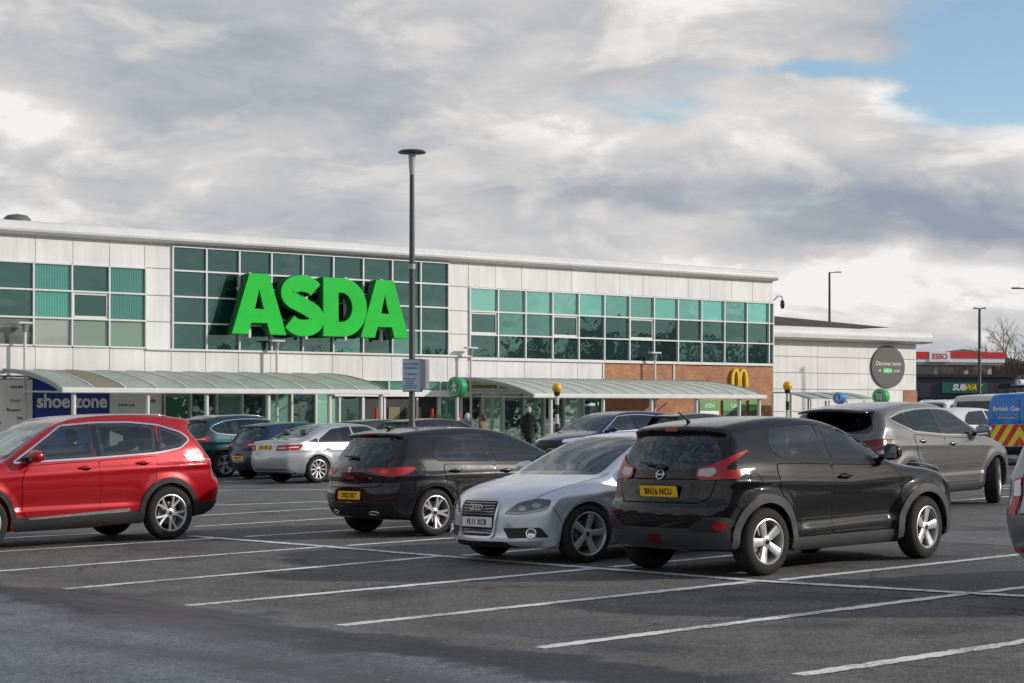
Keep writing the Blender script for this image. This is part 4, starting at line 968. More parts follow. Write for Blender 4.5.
def setting():
    xs = [-1500, -200, -45] + list(range(-40, 45, 5)) + [45, 200, 1500]; ys = [-1500, -200, -40, -10] + list(range(0, 130, 10)) + [200, 500, 2500]
    V = [(x, y, gz(x)) for y in ys for x in xs]; n = len(xs)
    F = [(j * n + i, j * n + i + 1, (j + 1) * n + i + 1, (j + 1) * n + i) for j in range(len(ys) - 1) for i in range(n - 1)]
    tag(link('ground', mesh_from(V, F), asphalt('asphalt_bays', (.128, .123, .116), (.088, .087, .086), .0, .85, .6, .22, (.5, 1.4, 1), .5)), kind='structure')
    # the aisle in front of the bays, darker and wetter
    wet = asphalt('asphalt_aisle', (.150, .160, .182), (.048, .051, .058), .01, .66, .42, .42, (.22, 1.5, 1), .25, (.122, .117, .111))
    def edge(i): return -4.3
    qs = []
    for k in range(-24, 40):
        i0, i1 = k * .5, (k + 1) * .5
        qs.append((bay(i0, -11.6), bay(i1, -11.6), bay(i1, edge(i1)), bay(i0, edge(i0))))
    for k in range(-10, 20): qs.append((bay(k, 4.95 + .06 * math.sin(k)), bay(k + 1, 4.95 + .06 * math.sin(k + 1)), bay(k + 1, 11.4), bay(k, 11.4)))
    sheet('road', qs, wet, .003, 1)
    a, b_ = Vector((.7, 75)), dirv(50.5); nn = Vector((math.cos(R(50.5)), -math.sin(R(50.5)))); V = []; F = []
    for i in range(14):
        for off, z in ((6.6, 0), (6.6, .12), (-.2, .13)): p = a + b_ * (-40 + i * 6.2) + nn * off; V.append((p.x, p.y, gz(p.x) + z))
    F = [(i * 3 + k, i * 3 + k + 1, i * 3 + k + 4, i * 3 + k + 3) for i in range(13) for k in (0, 1)]
    tag(link('pavement', mesh_from(V, F), mat('paving', (.24, .235, .22), .8, var=.25, vscale=1.5)), kind='structure')
    # painted lines, worn
    m, N, L, b = nodes_of('line_paint'); b.inputs['Roughness'].default_value = .6
    tc = N.new('ShaderNodeTexCoord'); n1 = N.new('ShaderNodeTexNoise'); n1.inputs['Scale'].default_value = 28; n1.inputs['Detail'].default_value = 6; n1.inputs['Roughness'].default_value = .75; L.new(tc.outputs['Object'], n1.inputs['Vector'])
    n2 = N.new('ShaderNodeTexNoise'); n2.inputs['Scale'].default_value = 1.1; n2.inputs['Detail'].default_value = 4; L.new(tc.outputs['Object'], n2.inputs['Vector'])
    ad = N.new('ShaderNodeMath'); ad.operation = 'MULTIPLY_ADD'; L.new(n2.outputs['Fac'], ad.inputs[0]); ad.inputs[1].default_value = .62; L.new(n1.outputs['Fac'], ad.inputs[2])
    cr = N.new('ShaderNodeValToRGB'); L.new(ad.outputs[0], cr.inputs[0]); e = cr.color_ramp.elements; e[0].position = .63; e[0].color = (.14, .135, .125, 1); e[1].position = .83; e[1].color = (.80, .80, .78, 1)
    L.new(cr.outputs[0], b.inputs['Base Color'])
    def line(a, c, w=.145):
        a = Vector(a); c = Vector(c); d = (c - a).normalized(); nn = Vector((-d.y, d.x)) * w / 2
        return (a - nn, c - nn, c + nn, a + nn)
    q = []
    ne = {'B': (63, 589.5), 'C': (188.5, 606), 'D': (340, 626), 'E': (540, 648.3), 'F': (799.7, 675.8)}
    cr_ = {'Z': (216, 538.6), 'A': (325.8, 547), 'B': (440.6, 556.6), 'C': (596.5, 568.8), 'D': (757, 581.5), 'E': (968.5, 593.75)}
    for k in 'BCDE': q.append(line(P(*ne[k]), P(*cr_[k])))
    q.append(line(P(799.7, 675.8), P(1024, 642.9) + E1 * 1.5)); q.append(line(P(0, 571.4) - E1 * .5, P(325.8, 547)))
    q.append(line(P(-20, 553), P(216, 538.6))); q.append(line(P(-60, 541.5), P(110, 533)))
    beyond = [((245.7, 537), (350, 530.4)), ((347, 546), (490, 535.5)), ((463, 556), (560, 547.5)), ((612, 567.5), (730, 556)), ((780.6, 580.5), (1004, 556.6)), ((984, 592.5), (1100, 579)), ((194, 526.9), (343, 518)), ((197, 516), (324, 508.7)), ((190, 506.5), (247, 504.4)), ((190, 490.5), (246, 490.2))]
    for a, c in beyond:
        p0 = P(*a); q.append(line(p0, p0 + (P(*c) - p0).normalized() * 4.75))
    q2 = [line(P(188, 536.3), P(325.8, 547)), line(P(325.8, 547), P(440.6, 556.6)), line(P(440.6, 556.6), P(596.5, 568.8)), line(P(596.5, 568.8), P(757, 581.5)), line(P(757, 581.5), P(968.5, 593.75)), line(P(968.5, 593.75), P(1100, 601))]
    for i in range(-3, 14):
        for d0, d1 in ((11.5, 16.25), (16.35, 21.1), (28.5, 33.2)): q.append(line(bay(i, d0), bay(i, d1)))
    for d in (16.3,): q2.append(line(bay(-3, d), bay(13, d)))
    sheet('bay_markings', q, m, .006, 60, .017); sheet('row_markings', q2, m, .009, 40, .017)
    # litter: a leaf or two and pale specks on the tarmac
    rg = random.Random(3); V = []; F = []
    for k in range(260):
        p = bay(rg.uniform(-4, 8), rg.uniform(-9, 5)); a = rg.uniform(0, 6.28); r = rg.uniform(.004, .014); z = gz(p.x) + .011; i = len(V)
        for t in range(5): V.append((p.x + r * math.cos(a + t * 1.256) * rg.uniform(.6, 1.3), p.y + r * math.sin(a + t * 1.256), z + rg.uniform(0, .006)))
        F.append(tuple(range(i, i + 5)))
    tag(link('litter', mesh_from(V, F), mat('litter', (.45, .43, .38), .8, var=.5, vscale=3)), kind='stuff')
setting()

# ------------------------------------------------------------------ the superstore
FAC = Matrix.Translation((.7, 75.0, 0)) @ Matrix.Rotation(R(39.5), 4, 'Z')     # x along the front, -y towards the car park
CLADW = None
def cladding(name, base, streak=.10, scale=1.0):
    m, N, L, b = nodes_of(name); b.inputs['Roughness'].default_value = .5; b.inputs['Specular IOR Level'].default_value = .35
    tc = N.new('ShaderNodeTexCoord'); mp = N.new('ShaderNodeMapping'); L.new(tc.outputs['Object'], mp.inputs[0]); mp.inputs['Scale'].default_value = (3.5, 3.5, .22)
    n = N.new('ShaderNodeTexNoise'); n.inputs['Scale'].default_value = scale; n.inputs['Detail'].default_value = 7; n.inputs['Roughness'].default_value = .6; L.new(mp.outputs[0], n.inputs['Vector'])
    n2 = N.new('ShaderNodeTexNoise'); n2.inputs['Scale'].default_value = .5; n2.inputs['Detail'].default_value = 3; L.new(tc.outputs['Object'], n2.inputs['Vector'])
    a = N.new('ShaderNodeMath'); a.operation = 'ADD'; L.new(n.outputs['Fac'], a.inputs[0]); L.new(n2.outputs['Fac'], a.inputs[1])
    mr = N.new('ShaderNodeMapRange'); L.new(a.outputs[0], mr.inputs[0]); mr.inputs[1].default_value = .7; mr.inputs[2].default_value = 1.3; mr.inputs[3].default_value = 1 - streak; mr.inputs[4].default_value = 1 + streak
    sc = N.new('ShaderNodeVectorMath'); sc.operation = 'SCALE'; sc.inputs[0].default_value = base; L.new(mr.outputs[0], sc.inputs['Scale']); L.new(sc.outputs[0], b.inputs['Base Color'])
    return m
def teal(name, base, refl, f, wave=0.):
    """body-tinted glazing: dark teal under a tinted mirror layer; wave lays drawn vertical blinds behind it"""
    m, N, L, b = nodes_of(name); b.inputs['Roughness'].default_value = .25; b.inputs['Base Color'].default_value = (*base, 1); b.inputs['Specular IOR Level'].default_value = .2
    tc = N.new('ShaderNodeTexCoord')
    if wave:
        wv = N.new('ShaderNodeTexWave'); wv.inputs['Scale'].default_value = 3.4; wv.inputs['Distortion'].default_value = 1.2; wv.inputs['Detail'].default_value = 2; L.new(tc.outputs['Object'], wv.inputs['Vector'])
        mr = N.new('ShaderNodeMapRange'); L.new(wv.outputs['Fac'], mr.inputs[0]); mr.inputs[3].default_value = 1 - wave; mr.inputs[4].default_value = 1 + wave
        sc = N.new('ShaderNodeVectorMath'); sc.operation = 'SCALE'; sc.inputs[0].default_value = base; L.new(mr.outputs[0], sc.inputs['Scale']); L.new(sc.outputs[0], b.inputs['Base Color'])
    src = b.inputs['Base Color'].links[0].from_socket if b.inputs['Base Color'].is_linked else None
    oi = N.new('ShaderNodeObjectInfo'); vr = N.new('ShaderNodeMapRange'); L.new(oi.outputs['Random'], vr.inputs[0]); vr.inputs[3].default_value = .55; vr.inputs[4].default_value = 1.6
    vv = N.new('ShaderNodeVectorMath'); vv.operation = 'SCALE'; vv.inputs[0].default_value = base; L.new(vr.outputs[0], vv.inputs['Scale'])
    if src: L.new(src, vv.inputs[0])
    L.new(vv.outputs[0], b.inputs['Base Color'])
    g = N.new('ShaderNodeBsdfGlossy'); g.inputs[0].default_value = (*refl, 1); g.inputs['Roughness'].default_value = .012
    n = N.new('ShaderNodeTexNoise'); n.inputs['Scale'].default_value = .9; n.inputs['Detail'].default_value = 2; L.new(tc.outputs['Object'], n.inputs['Vector'])
    bp = N.new('ShaderNodeBump'); bp.inputs['Strength'].default_value = .25; bp.inputs['Distance'].default_value = .03; L.new(n.outputs['Fac'], bp.inputs['Height']); L.new(bp.outputs[0], g.inputs['Normal'])
    mx = N.new('ShaderNodeMixShader'); mx.inputs[0].default_value = f; L.new(b.outputs[0], mx.inputs[1]); L.new(g.outputs[0], mx.inputs[2]); L.new(mx.outputs[0], N['Material Output'].inputs[0])
    return m
WHITE = cladding('white_cladding', (.70, .695, .68), .14)
WHITE2 = cladding('white_wing_cladding', (.70, .695, .67), .12)
FASCIA = cladding('fascia_white', (.64, .64, .63), .08)
ALU = mat('white_aluminium', (.62, .63, .62), .4, metal=.1)
JOINT = mat('joint_dark', (.10, .10, .10), .8)
T_DARK = teal('glazing_dark', (.006, .030, .028), (.40, .72, .62), .22)
T_MID = teal('glazing_mid', (.015, .11, .09), (.45, .80, .68), .32)
T_BLIND = teal('glazing_blind', (.05, .26, .21), (.45, .80, .68), .22, .35)
T_SKY = teal('glazing_sky_reflection', (.05, .30, .24), (.55, .92, .78), .40)  # brighter teal base stands in for sky mirrored in the top row
T_GREY = teal('spandrel_grey', (.22, .24, .22), (.6, .7, .65), .10)
T_GREYG = teal('spandrel_green', (.24, .33, .27), (.6, .7, .65), .12)
BRICKM = None
def brick_mat():
    m, N, L, b = nodes_of('brick_orange'); b.inputs['Roughness'].default_value = .85
    tc = N.new('ShaderNodeTexCoord'); mp = N.new('ShaderNodeMapping'); L.new(tc.outputs['Object'], mp.inputs[0]); mp.inputs['Rotation'].default_value = (R(90), 0, 0)
    br = N.new('ShaderNodeTexBrick'); L.new(mp.outputs[0], br.inputs['Vector']); br.inputs['Color1'].default_value = (.46, .19, .085, 1); br.inputs['Color2'].default_value = (.34, .135, .062, 1); br.inputs['Mortar'].default_value = (.30, .22, .16, 1)
    br.inputs['Scale'].default_value = 1.0; br.inputs['Brick Width'].default_value = .225; br.inputs['Row Height'].default_value = .075; br.inputs['Mortar Size'].default_value = .008
    n = N.new('ShaderNodeTexNoise'); n.inputs['Scale'].default_value = .8; n.inputs['Detail'].default_value = 5; L.new(tc.outputs['Object'], n.inputs['Vector'])
    mr = N.new('ShaderNodeMapRange'); L.new(n.outputs['Fac'], mr.inputs[0]); mr.inputs[1].default_value = .3; mr.inputs[2].default_value = .7; mr.inputs[3].default_value = .75; mr.inputs[4].default_value = 1.25
    sc = N.new('ShaderNodeVectorMath'); sc.operation = 'SCALE'; L.new(br.outputs['Color'], sc.inputs[0]); L.new(mr.outputs[0], sc.inputs['Scale']); L.new(sc.outputs[0], b.inputs['Base Color'])
    return m
BRICKM = brick_mat()
def fempty(name, t=0, y=0, z=0, rz=0):
    o = empty(name); o.matrix_world = FAC @ Matrix.Translation((t, y, z)) @ Matrix.Rotation(rz, 4, 'Z'); return o
def slab(mb, t0, t1, z0, z1, y0, y1): return mb.box(((t0 + t1) / 2, (y0 + y1) / 2, (z0 + z1) / 2), (t1 - t0, abs(y1 - y0), z1 - z0))
def panels(mb, t0, t1, zs, wd, y0=-.06, y1=0, gap=.022):
    n = max(1, round((t1 - t0) / wd)); w = (t1 - t0) / n
    for z0, z1 in zip(zs, zs[1:]):
        for i in range(n): slab(mb, t0 + i * w + gap / 2, t0 + (i + 1) * w - gap / 2, z0 + gap / 2, z1 - gap / 2, y0, y1)
rp = random.Random(11)
def curtain(root, cols, rows, pane_of, vents=(), fw=.055, ft=.075):
    f = MB()
    for t in cols: slab(f, t - fw / 2, t + fw / 2, rows[0], rows[-1], -.05 - ft, .02)
    for z in rows:
        for a, b in zip(cols, cols[1:]): slab(f, a + fw / 2, b - fw / 2, z - fw / 2, z + fw / 2, -.045 - ft, .02)
    for i, j in vents:
        a, b, z0, z1 = cols[i] + fw / 2, cols[i + 1] - fw / 2, rows[j] + fw / 2, rows[j + 1] - fw / 2; k = .075
        for q in ((a, b, z0, z0 + k), (a, b, z1 - k, z1), (a, a + k, z0 + k, z1 - k), (b - k, b, z0 + k, z1 - k)): slab(f, *q, -.065, .01)
    w = f.build('window', ALU, root)
    for i in range(len(cols) - 1):
        for j in range(len(rows) - 1):
            m = MB(); slab(m, cols[i] + .02, cols[i + 1] - .02, rows[j] + .02, rows[j + 1] - .02, -.03, .0)
            # no two panes hang exactly plumb
            o = m.build('pane', pane_of(i, j), w); c = Vector(((cols[i] + cols[i + 1]) / 2, 0, (rows[j] + rows[j + 1]) / 2))
            o.data.transform(Matrix.Translation(-c)); o.location = c; o.rotation_euler = (R(rp.uniform(-.5, .5)), 0, R(rp.uniform(-.5, .5)))
    return w
def superstore():
    s = tag(fempty('supermarket_building'), 'long white clad supermarket with tall green tinted windows and a brick corner', 'supermarket')
    w = MB()      # core walls behind everything
    slab(w, -45, 13.90, -1.2, 7.35, .03, 24); w.build('wall', mat('core_wall', (.30, .30, .29), .8), s)
    p = MB()
    panels(p, -44.9, -17.0, [6.45, 7.33], 1.35); panels(p, -17.0, -15.99, [2.75, 3.72, 4.64, 5.53, 6.45, 7.33], 1.1)
    panels(p, -15.99, -4.12, [7.26, 7.33], 1.35); panels(p, -4.12, -3.1, [2.75, 3.68, 4.54, 5.43, 6.36, 7.33], 1.1)
    panels(p, -3.1, 13.97, [6.37, 7.33], 1.35)
    panels(p, -44.9, -17.0, [2.75, 3.72], 1.35); panels(p, -44.9, -34.7, [3.72, 4.64, 5.53, 6.45], 1.35); panels(p, -44.9, -24.7, [-1.0, .6, 1.7, 2.75], 2.7); panels(p, -15.99, -4.12, [2.75, 3.68], 1.32); panels(p, -3.1, 3.85, [2.78, 3.62], 1.39)
    p.build('wall_cladding', WHITE, s)
    b = MB(); slab(b, 3.85, 13.99, -1.0, 3.56, -.055, .02); b.build('brick_wall', BRICKM, s)
    b = MB(); slab(b, 13.92, 14.02, -1, 3.56, 0.021, 6.0); b.build('brick_wall', BRICKM, s)
    b = MB(); slab(b, 13.905, 14.0, 3.58, 7.33, .05, 6); b.build('side_wall', WHITE, s)
    tr = MB()
    for a, c, z in ((-3.1, 13.97, 3.59), (-17.0, -3.1, 3.70)): slab(tr, a, c, z - .03, z + .03, -.15, -.005)
    for t in (3.85, 7.85): slab(tr, t - .035, t + .035, 2.6, 3.55, -.10, -.056)
    for t in (-17.0, -15.99, -4.12, -3.1): slab(tr, t - .02, t + .02, 2.75, 7.3, -.075, -.061)
    tr.build('wall_trim', ALU, s)
    # rounded parapet with its soffit
    prof = [(.4, 7.30), (-.06, 7.30), (-.30, 7.33), (-.40, 7.40), (-.42, 7.47), (-.40, 7.54), (-.36, 7.60), (-.33, 7.66), (-.24, 7.73), (-.10, 7.76), (.4, 7.76)]
    V = []; F = []
    for t in (-45, 13.98):
        for y, z in prof: V.append((t, y, z))
    n = len(prof); F = [(i, (i + 1) % n, n + (i + 1) % n, n + i) for i in range(n)] + [tuple(range(n)), tuple(range(n, 2 * n))]
    mb = MB().add(V, F); mb.build('parapet', FASCIA, s)
    mb = MB(); slab(mb, -45, 13.8, 7.36, 7.62, .45, 24); mb.build('roof', mat('roof_grey', (.2, .2, .2), .8), s)
    sf = MB(); slab(sf, -45, 14.1, 7.335, 7.35, -.28, -.07); sf.build('soffit', mat('soffit', (.35, .35, .34), .7), s)
    jn = MB()
    for t in np.arange(-44, 14, 4.1): slab(jn, t - .006, t + .006, 7.40, 7.70, -.425, -.30)
    # first-floor glazing
    def left_p(i, j):
        if j == 0: return T_GREYG if i >= 11 else T_GREY
        return [T_DARK, T_BLIND, T_BLIND, T_DARK, T_BLIND][(i + 1) % 5] if i < 10 else [T_BLIND, T_DARK, T_BLIND][i - 10] if i != 12 else T_BLIND
    cols = [-17.0 - 1.355 * k for k in range(13)][::-1]
    curtain(s, cols, [3.74, 4.65, 5.55, 6.43], lambda i, j: T_GREYG if (j == 0 and i >= 10) else T_GREY if j == 0 else [T_BLIND, T_DARK, T_BLIND, T_BLIND, T_DARK, T_DARK][(i * 5 + 3) % 6] if i < 8 else [T_DARK, T_BLIND, T_DARK, T_BLIND][i - 8], [(10, 1), (6, 1)])
    cols = [-15.97 + 1.317 * k for k in range(10)]
    curtain(s, cols, [3.71, 4.62, 5.52, 6.41, 7.23], lambda i, j: T_MID if (j == 0 and i > 4 and i % 2) else T_DARK)
    cols = [-3.08 + 1.396 * k for k in range(13)] + [13.95]
    curtain(s, cols, [3.64, 4.54, 5.44, 6.34], lambda i, j: T_SKY if j == 2 else T_MID if j == 1 and i in (1, 2) else T_DARK, [(0, 1), (3, 1), (6, 1)])
    # ground floor shopfront
    def shop(t0, t1, n, z1=2.3, m=None, sill=0.0):
        cols = [t0 + (t1 - t0) * k / n for k in range(n + 1)]
        return curtain(s, cols, [-.6, .55, z1], lambda i, j: m or [S_DARK, S_MID, S_DARK, S_PALE][(i * 3 + j) % 4], (), .07, .09)
    S_DARK = teal('shop_dark', (.025, .06, .05), (.7, .92, .85), .30); S_MID = teal('shop_mid', (.06, .20, .15), (.7, .95, .87), .30); S_OLIVE = teal('shop_olive', (.10, .11, .025), (.7, .9, .7), .14); S_PALE = teal('shop_pale', (.20, .40, .31), (.8, 1, .9), .30)
    shop(-16.3, -8.1, 8); shop(-4.55, 3.8, 8, 2.3); 
    cols = [-9.3 + 1.2 * k for k in range(6)]; curtain(s, cols, [2.36, 2.74], lambda i, j: S_MID, (), .05, .06)
    lin = MB(); slab(lin, -9.4, -3.2, 2.14, 2.36, -.22, .02); lin.build('entrance_lintel', mat('lintel_white', (.72, .72, .70), .5), s)
    # entrance lobby: its inner shade is painted as a flat near-black slab
    lob = MB(); slab(lob, -8.05, -4.6, -1, 2.13, -.03, -.004); lob.build('doorway_shade', mat('lobby_shade', (.012, .013, .013), .6), s)
    dr = MB()
    for t in (-8.05, -7.1, -5.6, -4.6): slab(dr, t - .04, t + .04, -.8, 2.13, -.11, -.03)
    dr.build('door_frame', ALU, s)
    for t, wv in ((-6.9, .5), (-6.1, .7)):
        d = MB(); slab(d, t, t + wv, -.6, 1.75, -.08, -.031); d.build('poster_board', mat('door_ochre', (.16, .13, .06), .6), s)
    fr = MB()
    for q in ((-5.55, -5.49, -.6, 1.0), (-5.05, -4.99, -.6, 1.0), (-5.49, -5.05, .90, 1.0)): slab(fr, *q, -.14, -.10)
    fr.build('notice_frame', mat('frame_white', (.7, .7, .68), .5), s)
    # yellow-green interior seen over the shopfront by the right canopy
    g = MB(); slab(g, -3.05, 3.8, 2.32, 2.44, -.06, .02); g.build('shopfront_head', ALU, s)
    curtain(s, [-3.05 + 1.37 * k for k in range(6)], [2.44, 2.78], lambda i, j: S_OLIVE, (), .05, .06)
    return s
STORE = superstore()
def wing():
    s = tag(fempty('supermarket_wing'), 'lower white wing of the supermarket with a deep eave and grey roof', 'building')
    Y0 = 4.0
    w = MB(); slab(w, 14.05, 28.95, -1, 4.95, Y0 + .05, Y0 + 20); w.build('wall', mat('core_wall2', (.34, .34, .33), .8), s)
    p = MB(); n = 5
    panels(p, 14.05, 28.98, [-1, .6, 1.55, 2.62, 3.4, 4.18, 4.95], 3.73, Y0 - .02, Y0 + .05, .026); p.build('wall_cladding', WHITE2, s)
    b = MB(); slab(b, 27.95, 29.02, 1.2, 2.6, Y0 - .05, Y0 + .3); b.build('brick_wall', BRICKM, s)
    prof = [(Y0 + .2, 4.96), (Y0 - .05, 4.96), (Y0 - .55, 5.00), (Y0 - .72, 5.06), (Y0 - .74, 5.22), (Y0 - .66, 5.28), (Y0 - .64, 5.42), (Y0 - .55, 5.54), (Y0 - .40, 5.60), (Y0 + .2, 5.62)]
    V = []; n = len(prof)
    for t in (14.05, 29.5):
        for y, z in prof: V.append((t, y, z))
    MB().add(V, [(i, (i + 1) % n, n + (i + 1) % n, n + i) for i in range(n)] + [tuple(range(n)), tuple(range(n, 2 * n))]).build('parapet', FASCIA, s)
    # pitched dark roof behind
    V = [(10, 12, 5.4), (36.8, 12, 6.28), (36.8, 26, 6.28), (10, 26, 5.4), (10, 12, 7.25), (10, 26, 7.25)]
    MB().add(V, [(0, 1, 4), (3, 5, 2), (4, 1, 2, 5), (0, 4, 5, 3), (0, 3, 2, 1)]).build('roof', mat('slate_roof', (.055, .05, .05), .8, var=.3, vscale=3), s)
    rail = MB()
    for k in range(26): t = 14.5 + k * .85; rail.tube([(t, 14, 6.9 - (t - 10) * .03), (t, 14, 7.35 - (t - 10) * .036)], .018, 5)
    return s
wing()
# ------------------------------------------------------------------ canopies, signs, street furniture
SHEETG = mat('canopy_green', (.58, .64, .59), .35, spec=.5, var=.16, vscale=1.5)
SHEETB = mat('canopy_brown', (.42, .38, .28), .45, var=.15, vscale=2)
SHEETW = mat('canopy_white', (.74, .76, .71), .4, var=.10, vscale=1.2)
RIB = mat('canopy_rib', (.60, .62, .60), .45)
POSTW = mat('post_white', (.62, .62, .61), .4, var=.06, vscale=3)
GALV = mat('galvanised', (.33, .34, .35), .45, metal=.6, var=.1, vscale=4)
STEELD = mat('dark_steel', (.075, .078, .085), .45, metal=.4, var=.1, vscale=4)
def translucent(m, f=.45):
    nt = m.node_tree; t = nt.nodes.new('ShaderNodeBsdfTranslucent'); b = nt.nodes['Principled BSDF']; mx = nt.nodes.new('ShaderNodeMixShader'); mx.inputs[0].default_value = f
    c = b.inputs['Base Color']
    if c.is_linked: nt.links.new(c.links[0].from_socket, t.inputs[0])
    else: t.inputs[0].default_value = c.default_value
    nt.links.new(b.outputs[0], mx.inputs[1]); nt.links.new(t.outputs[0], mx.inputs[2]); nt.links.new(mx.outputs[0], nt.nodes['Material Output'].inputs[0])
for m_ in (SHEETG, SHEETB, SHEETW): translucent(m_)
def canopy(t0, t1, depth, ztop, zeave, bay, sheet, label, posts, pm=POSTW, odd=None):
    s = tag(fempty('walkway_canopy'), label, 'canopy')
    N_ = 10; yw = -.5
    def cz(u): return zeave + (ztop - zeave) * (math.cos(u * math.pi / 2) ** .75 if u < 1 else 0)
    pts = [(yw - (depth - .5) * i / N_, cz(i / N_)) for i in range(N_ + 1)]
    n = int(round((t1 - t0) / bay)); w = (t1 - t0) / n
    for k in range(n):
        V = []; a, b = t0 + k * w + .02, t0 + (k + 1) * w - .02
        for t in (a, b):
            for y, z in pts: V.append((t, y, z + .012))
            for y, z in pts: V.append((t, y, z - .006))
        m = N_ + 1; F = []
        for i in range(N_):
            F += [(i, i + 1, 2 * m + i + 1, 2 * m + i), (m + i, 3 * m + i, 3 * m + i + 1, m + i + 1)]
        F += [(0, 2 * m, 3 * m, m), (N_, m + N_, 3 * m + N_, 2 * m + N_)]
        MB().add(V, F).build('roof_sheet', odd[1] if odd and k in odd[0] else sheet, s, angle=50)
    for k in range(n + 1):
        t = t0 + k * w; r = .045 if k in (0, n) else .028
        V = []
        for tt in (t - r, t + r):
            for y, z in pts: V.append((tt, y, z + .035))
            for y, z in pts: V.append((tt, y, z - (.10 if k in (0, n) else .03)))
        m = N_ + 1; F = []
        for i in range(N_): F += [(i, i + 1, 2 * m + i + 1, 2 * m + i), (m + i, 3 * m + i, 3 * m + i + 1, m + i + 1), (i, m + i, m + i + 1, i + 1), (2 * m + i, 2 * m + i + 1, 3 * m + i + 1, 3 * m + i)]
        F += [(0, 2 * m, 3 * m, m), (N_, m + N_, 3 * m + N_, 2 * m + N_)]
        MB().add(V, F).build('roof_rib', RIB if k not in (0, n) else GALV, s)
    g = MB(); g.box(((t0 + t1) / 2, -depth - .06, zeave - .02), (t1 - t0 + .1, .12, .16), None, .02); g.build('gutter', mat('gutter_white', (.66, .67, .65), .4, var=.08, vscale=2), s)
    for t in posts:
        x = (FAC @ Vector((t, -depth + .1, 0))).x; z0 = gz(x) - .02
        q = MB(); q.tube([(t, -depth + .1, z0), (t, -depth + .1, zeave - .06)], .075, 14); q.tube([(t, -depth + .1, z0), (t, -depth + .1, z0 + .06)], .13, 14)
        q.build('post', pm if t is not posts[0] else pm, s, smooth=False, angle=40)
        br = MB(); br.tube([(t, -depth + .1, zeave - .08), (t, yw, zeave - .02)], .03, 8); br.build('beam', RIB, s)
    return s
canopy(-22.33, -10.3, 4.7, 2.93, 2.27, 1.092, SHEETG, 'curved green glazed walkway canopy with one brown sheet in front of the blue shop poster', [-21.9, -19.4, -17.3, -15.0, -12.6, -10.5], odd=((1,), SHEETB))
def flat_canopy():
    s = tag(fempty('entrance_awning', -28, 0, 2.86), 'thin flat grey awning over the white graphics board at the picture edge', 'awning')
    MB().box((0, -.40, 0), (11.2, .6, .10), None, .02).build('awning_slab', GALV, s); MB().box((0, -.73, .01), (11.3, .06, .16), None, .01).build('awning_edge', mat('awning_trim', (.5, .51, .52), .4), s)
flat_canopy()
canopy(-4.05, 8.10, 5.0, 2.85, 2.18, .81, SHEETW, 'curved white sheeted walkway canopy in front of the orange brick wall', [-3.12, -.55, 1.93, 4.35, 6.75, 7.9])

GREEN = mat('sign_green', (.004, .50, .035), .4, spec=.2, var=.14, vscale=1.1)
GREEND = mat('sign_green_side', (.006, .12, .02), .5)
def shop_sign():
    s = tag(fempty('shop_sign', -14.06, -.62, 4.29), 'huge bright green ASDA letters standing out from the tall windows', 'sign')
    H = 2.08
    def bez(c, r, a0, a1, n): return [(c[0] + r[0] * math.cos(R(a0 + (a1 - a0) * i / n)), c[1] + r[1] * math.sin(R(a0 + (a1 - a0) * i / n))) for i in range(n + 1)]
    A = [[(0, 0), (.36, 1), (.76, 1), (1.12, 0), (.79, 0), (.73, .19), (.385, .19), (.32, 0)], [(.455, .41), (.665, .41), (.56, .77)]]
    D = [[(0, 0), (0, 1)] + bez((.40, .5), (.52, .5), 90, -90, 22), [(.31, .24), (.31, .76)] + bez((.37, .5), (.245, .26), 90, -90, 16)]
    # S: a thick stroke along two bowls
    c = bez((.47, .715), (.30, .165), 22, 180, 12) + [(.175, .66)] + bez((.47, .715), (.30, .165), 195, 232, 4) + [(.45, .52), (.54, .485)] + bez((.50, .285), (.30, .165), 48, -10, 6) + bez((.50, .285), (.30, .165), -25, -158, 11)
    c = [Vector(p) for p in c]; Lp = []; Rp = []
    for i, p in enumerate(c):
        d = (c[min(i + 1, len(c) - 1)] - c[max(i - 1, 0)]).normalized(); n = Vector((-d.y, d.x)); Lp.append(p + n * .135); Rp.append(p - n * .135)
    S = [[(p.x, p.y) for p in Lp + Rp[::-1]]]
    for sh, x, w in ((A, 0, 2.19 / 1.12), (S, 1.92, 1.88 / .94), (D, 3.77, 1.88 / .92), (A, 5.40, 2.13 / 1.12)):
        me = curve_mesh([[(a * w, b * H) for a, b in poly] for poly in sh], .34, .02); xform(me, Matrix.Rotation(R(90), 4, 'X'))
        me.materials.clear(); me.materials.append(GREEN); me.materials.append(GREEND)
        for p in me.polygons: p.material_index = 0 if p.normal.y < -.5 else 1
        o = bpy.data.objects.new('letter', me); COL.objects.link(o); o.parent = s; o.location = (x, 0, 0)
    b = MB()
    for t in (.95, 3.3, 5.0, 6.6):
        slab(b, t - .05, t + .05, -.12, 2.16, .20, .30)
        for z in (.35, 1.7): b.tube([(t, .25, z), (t, .58, z)], .035, 6)
    slab(b, .5, 7.1, 1.55, 1.62, .30, .36); slab(b, .5, 7.1, .28, .35, .30, .36)
    b.build('mounting_frame', RIB, s)
shop_sign()

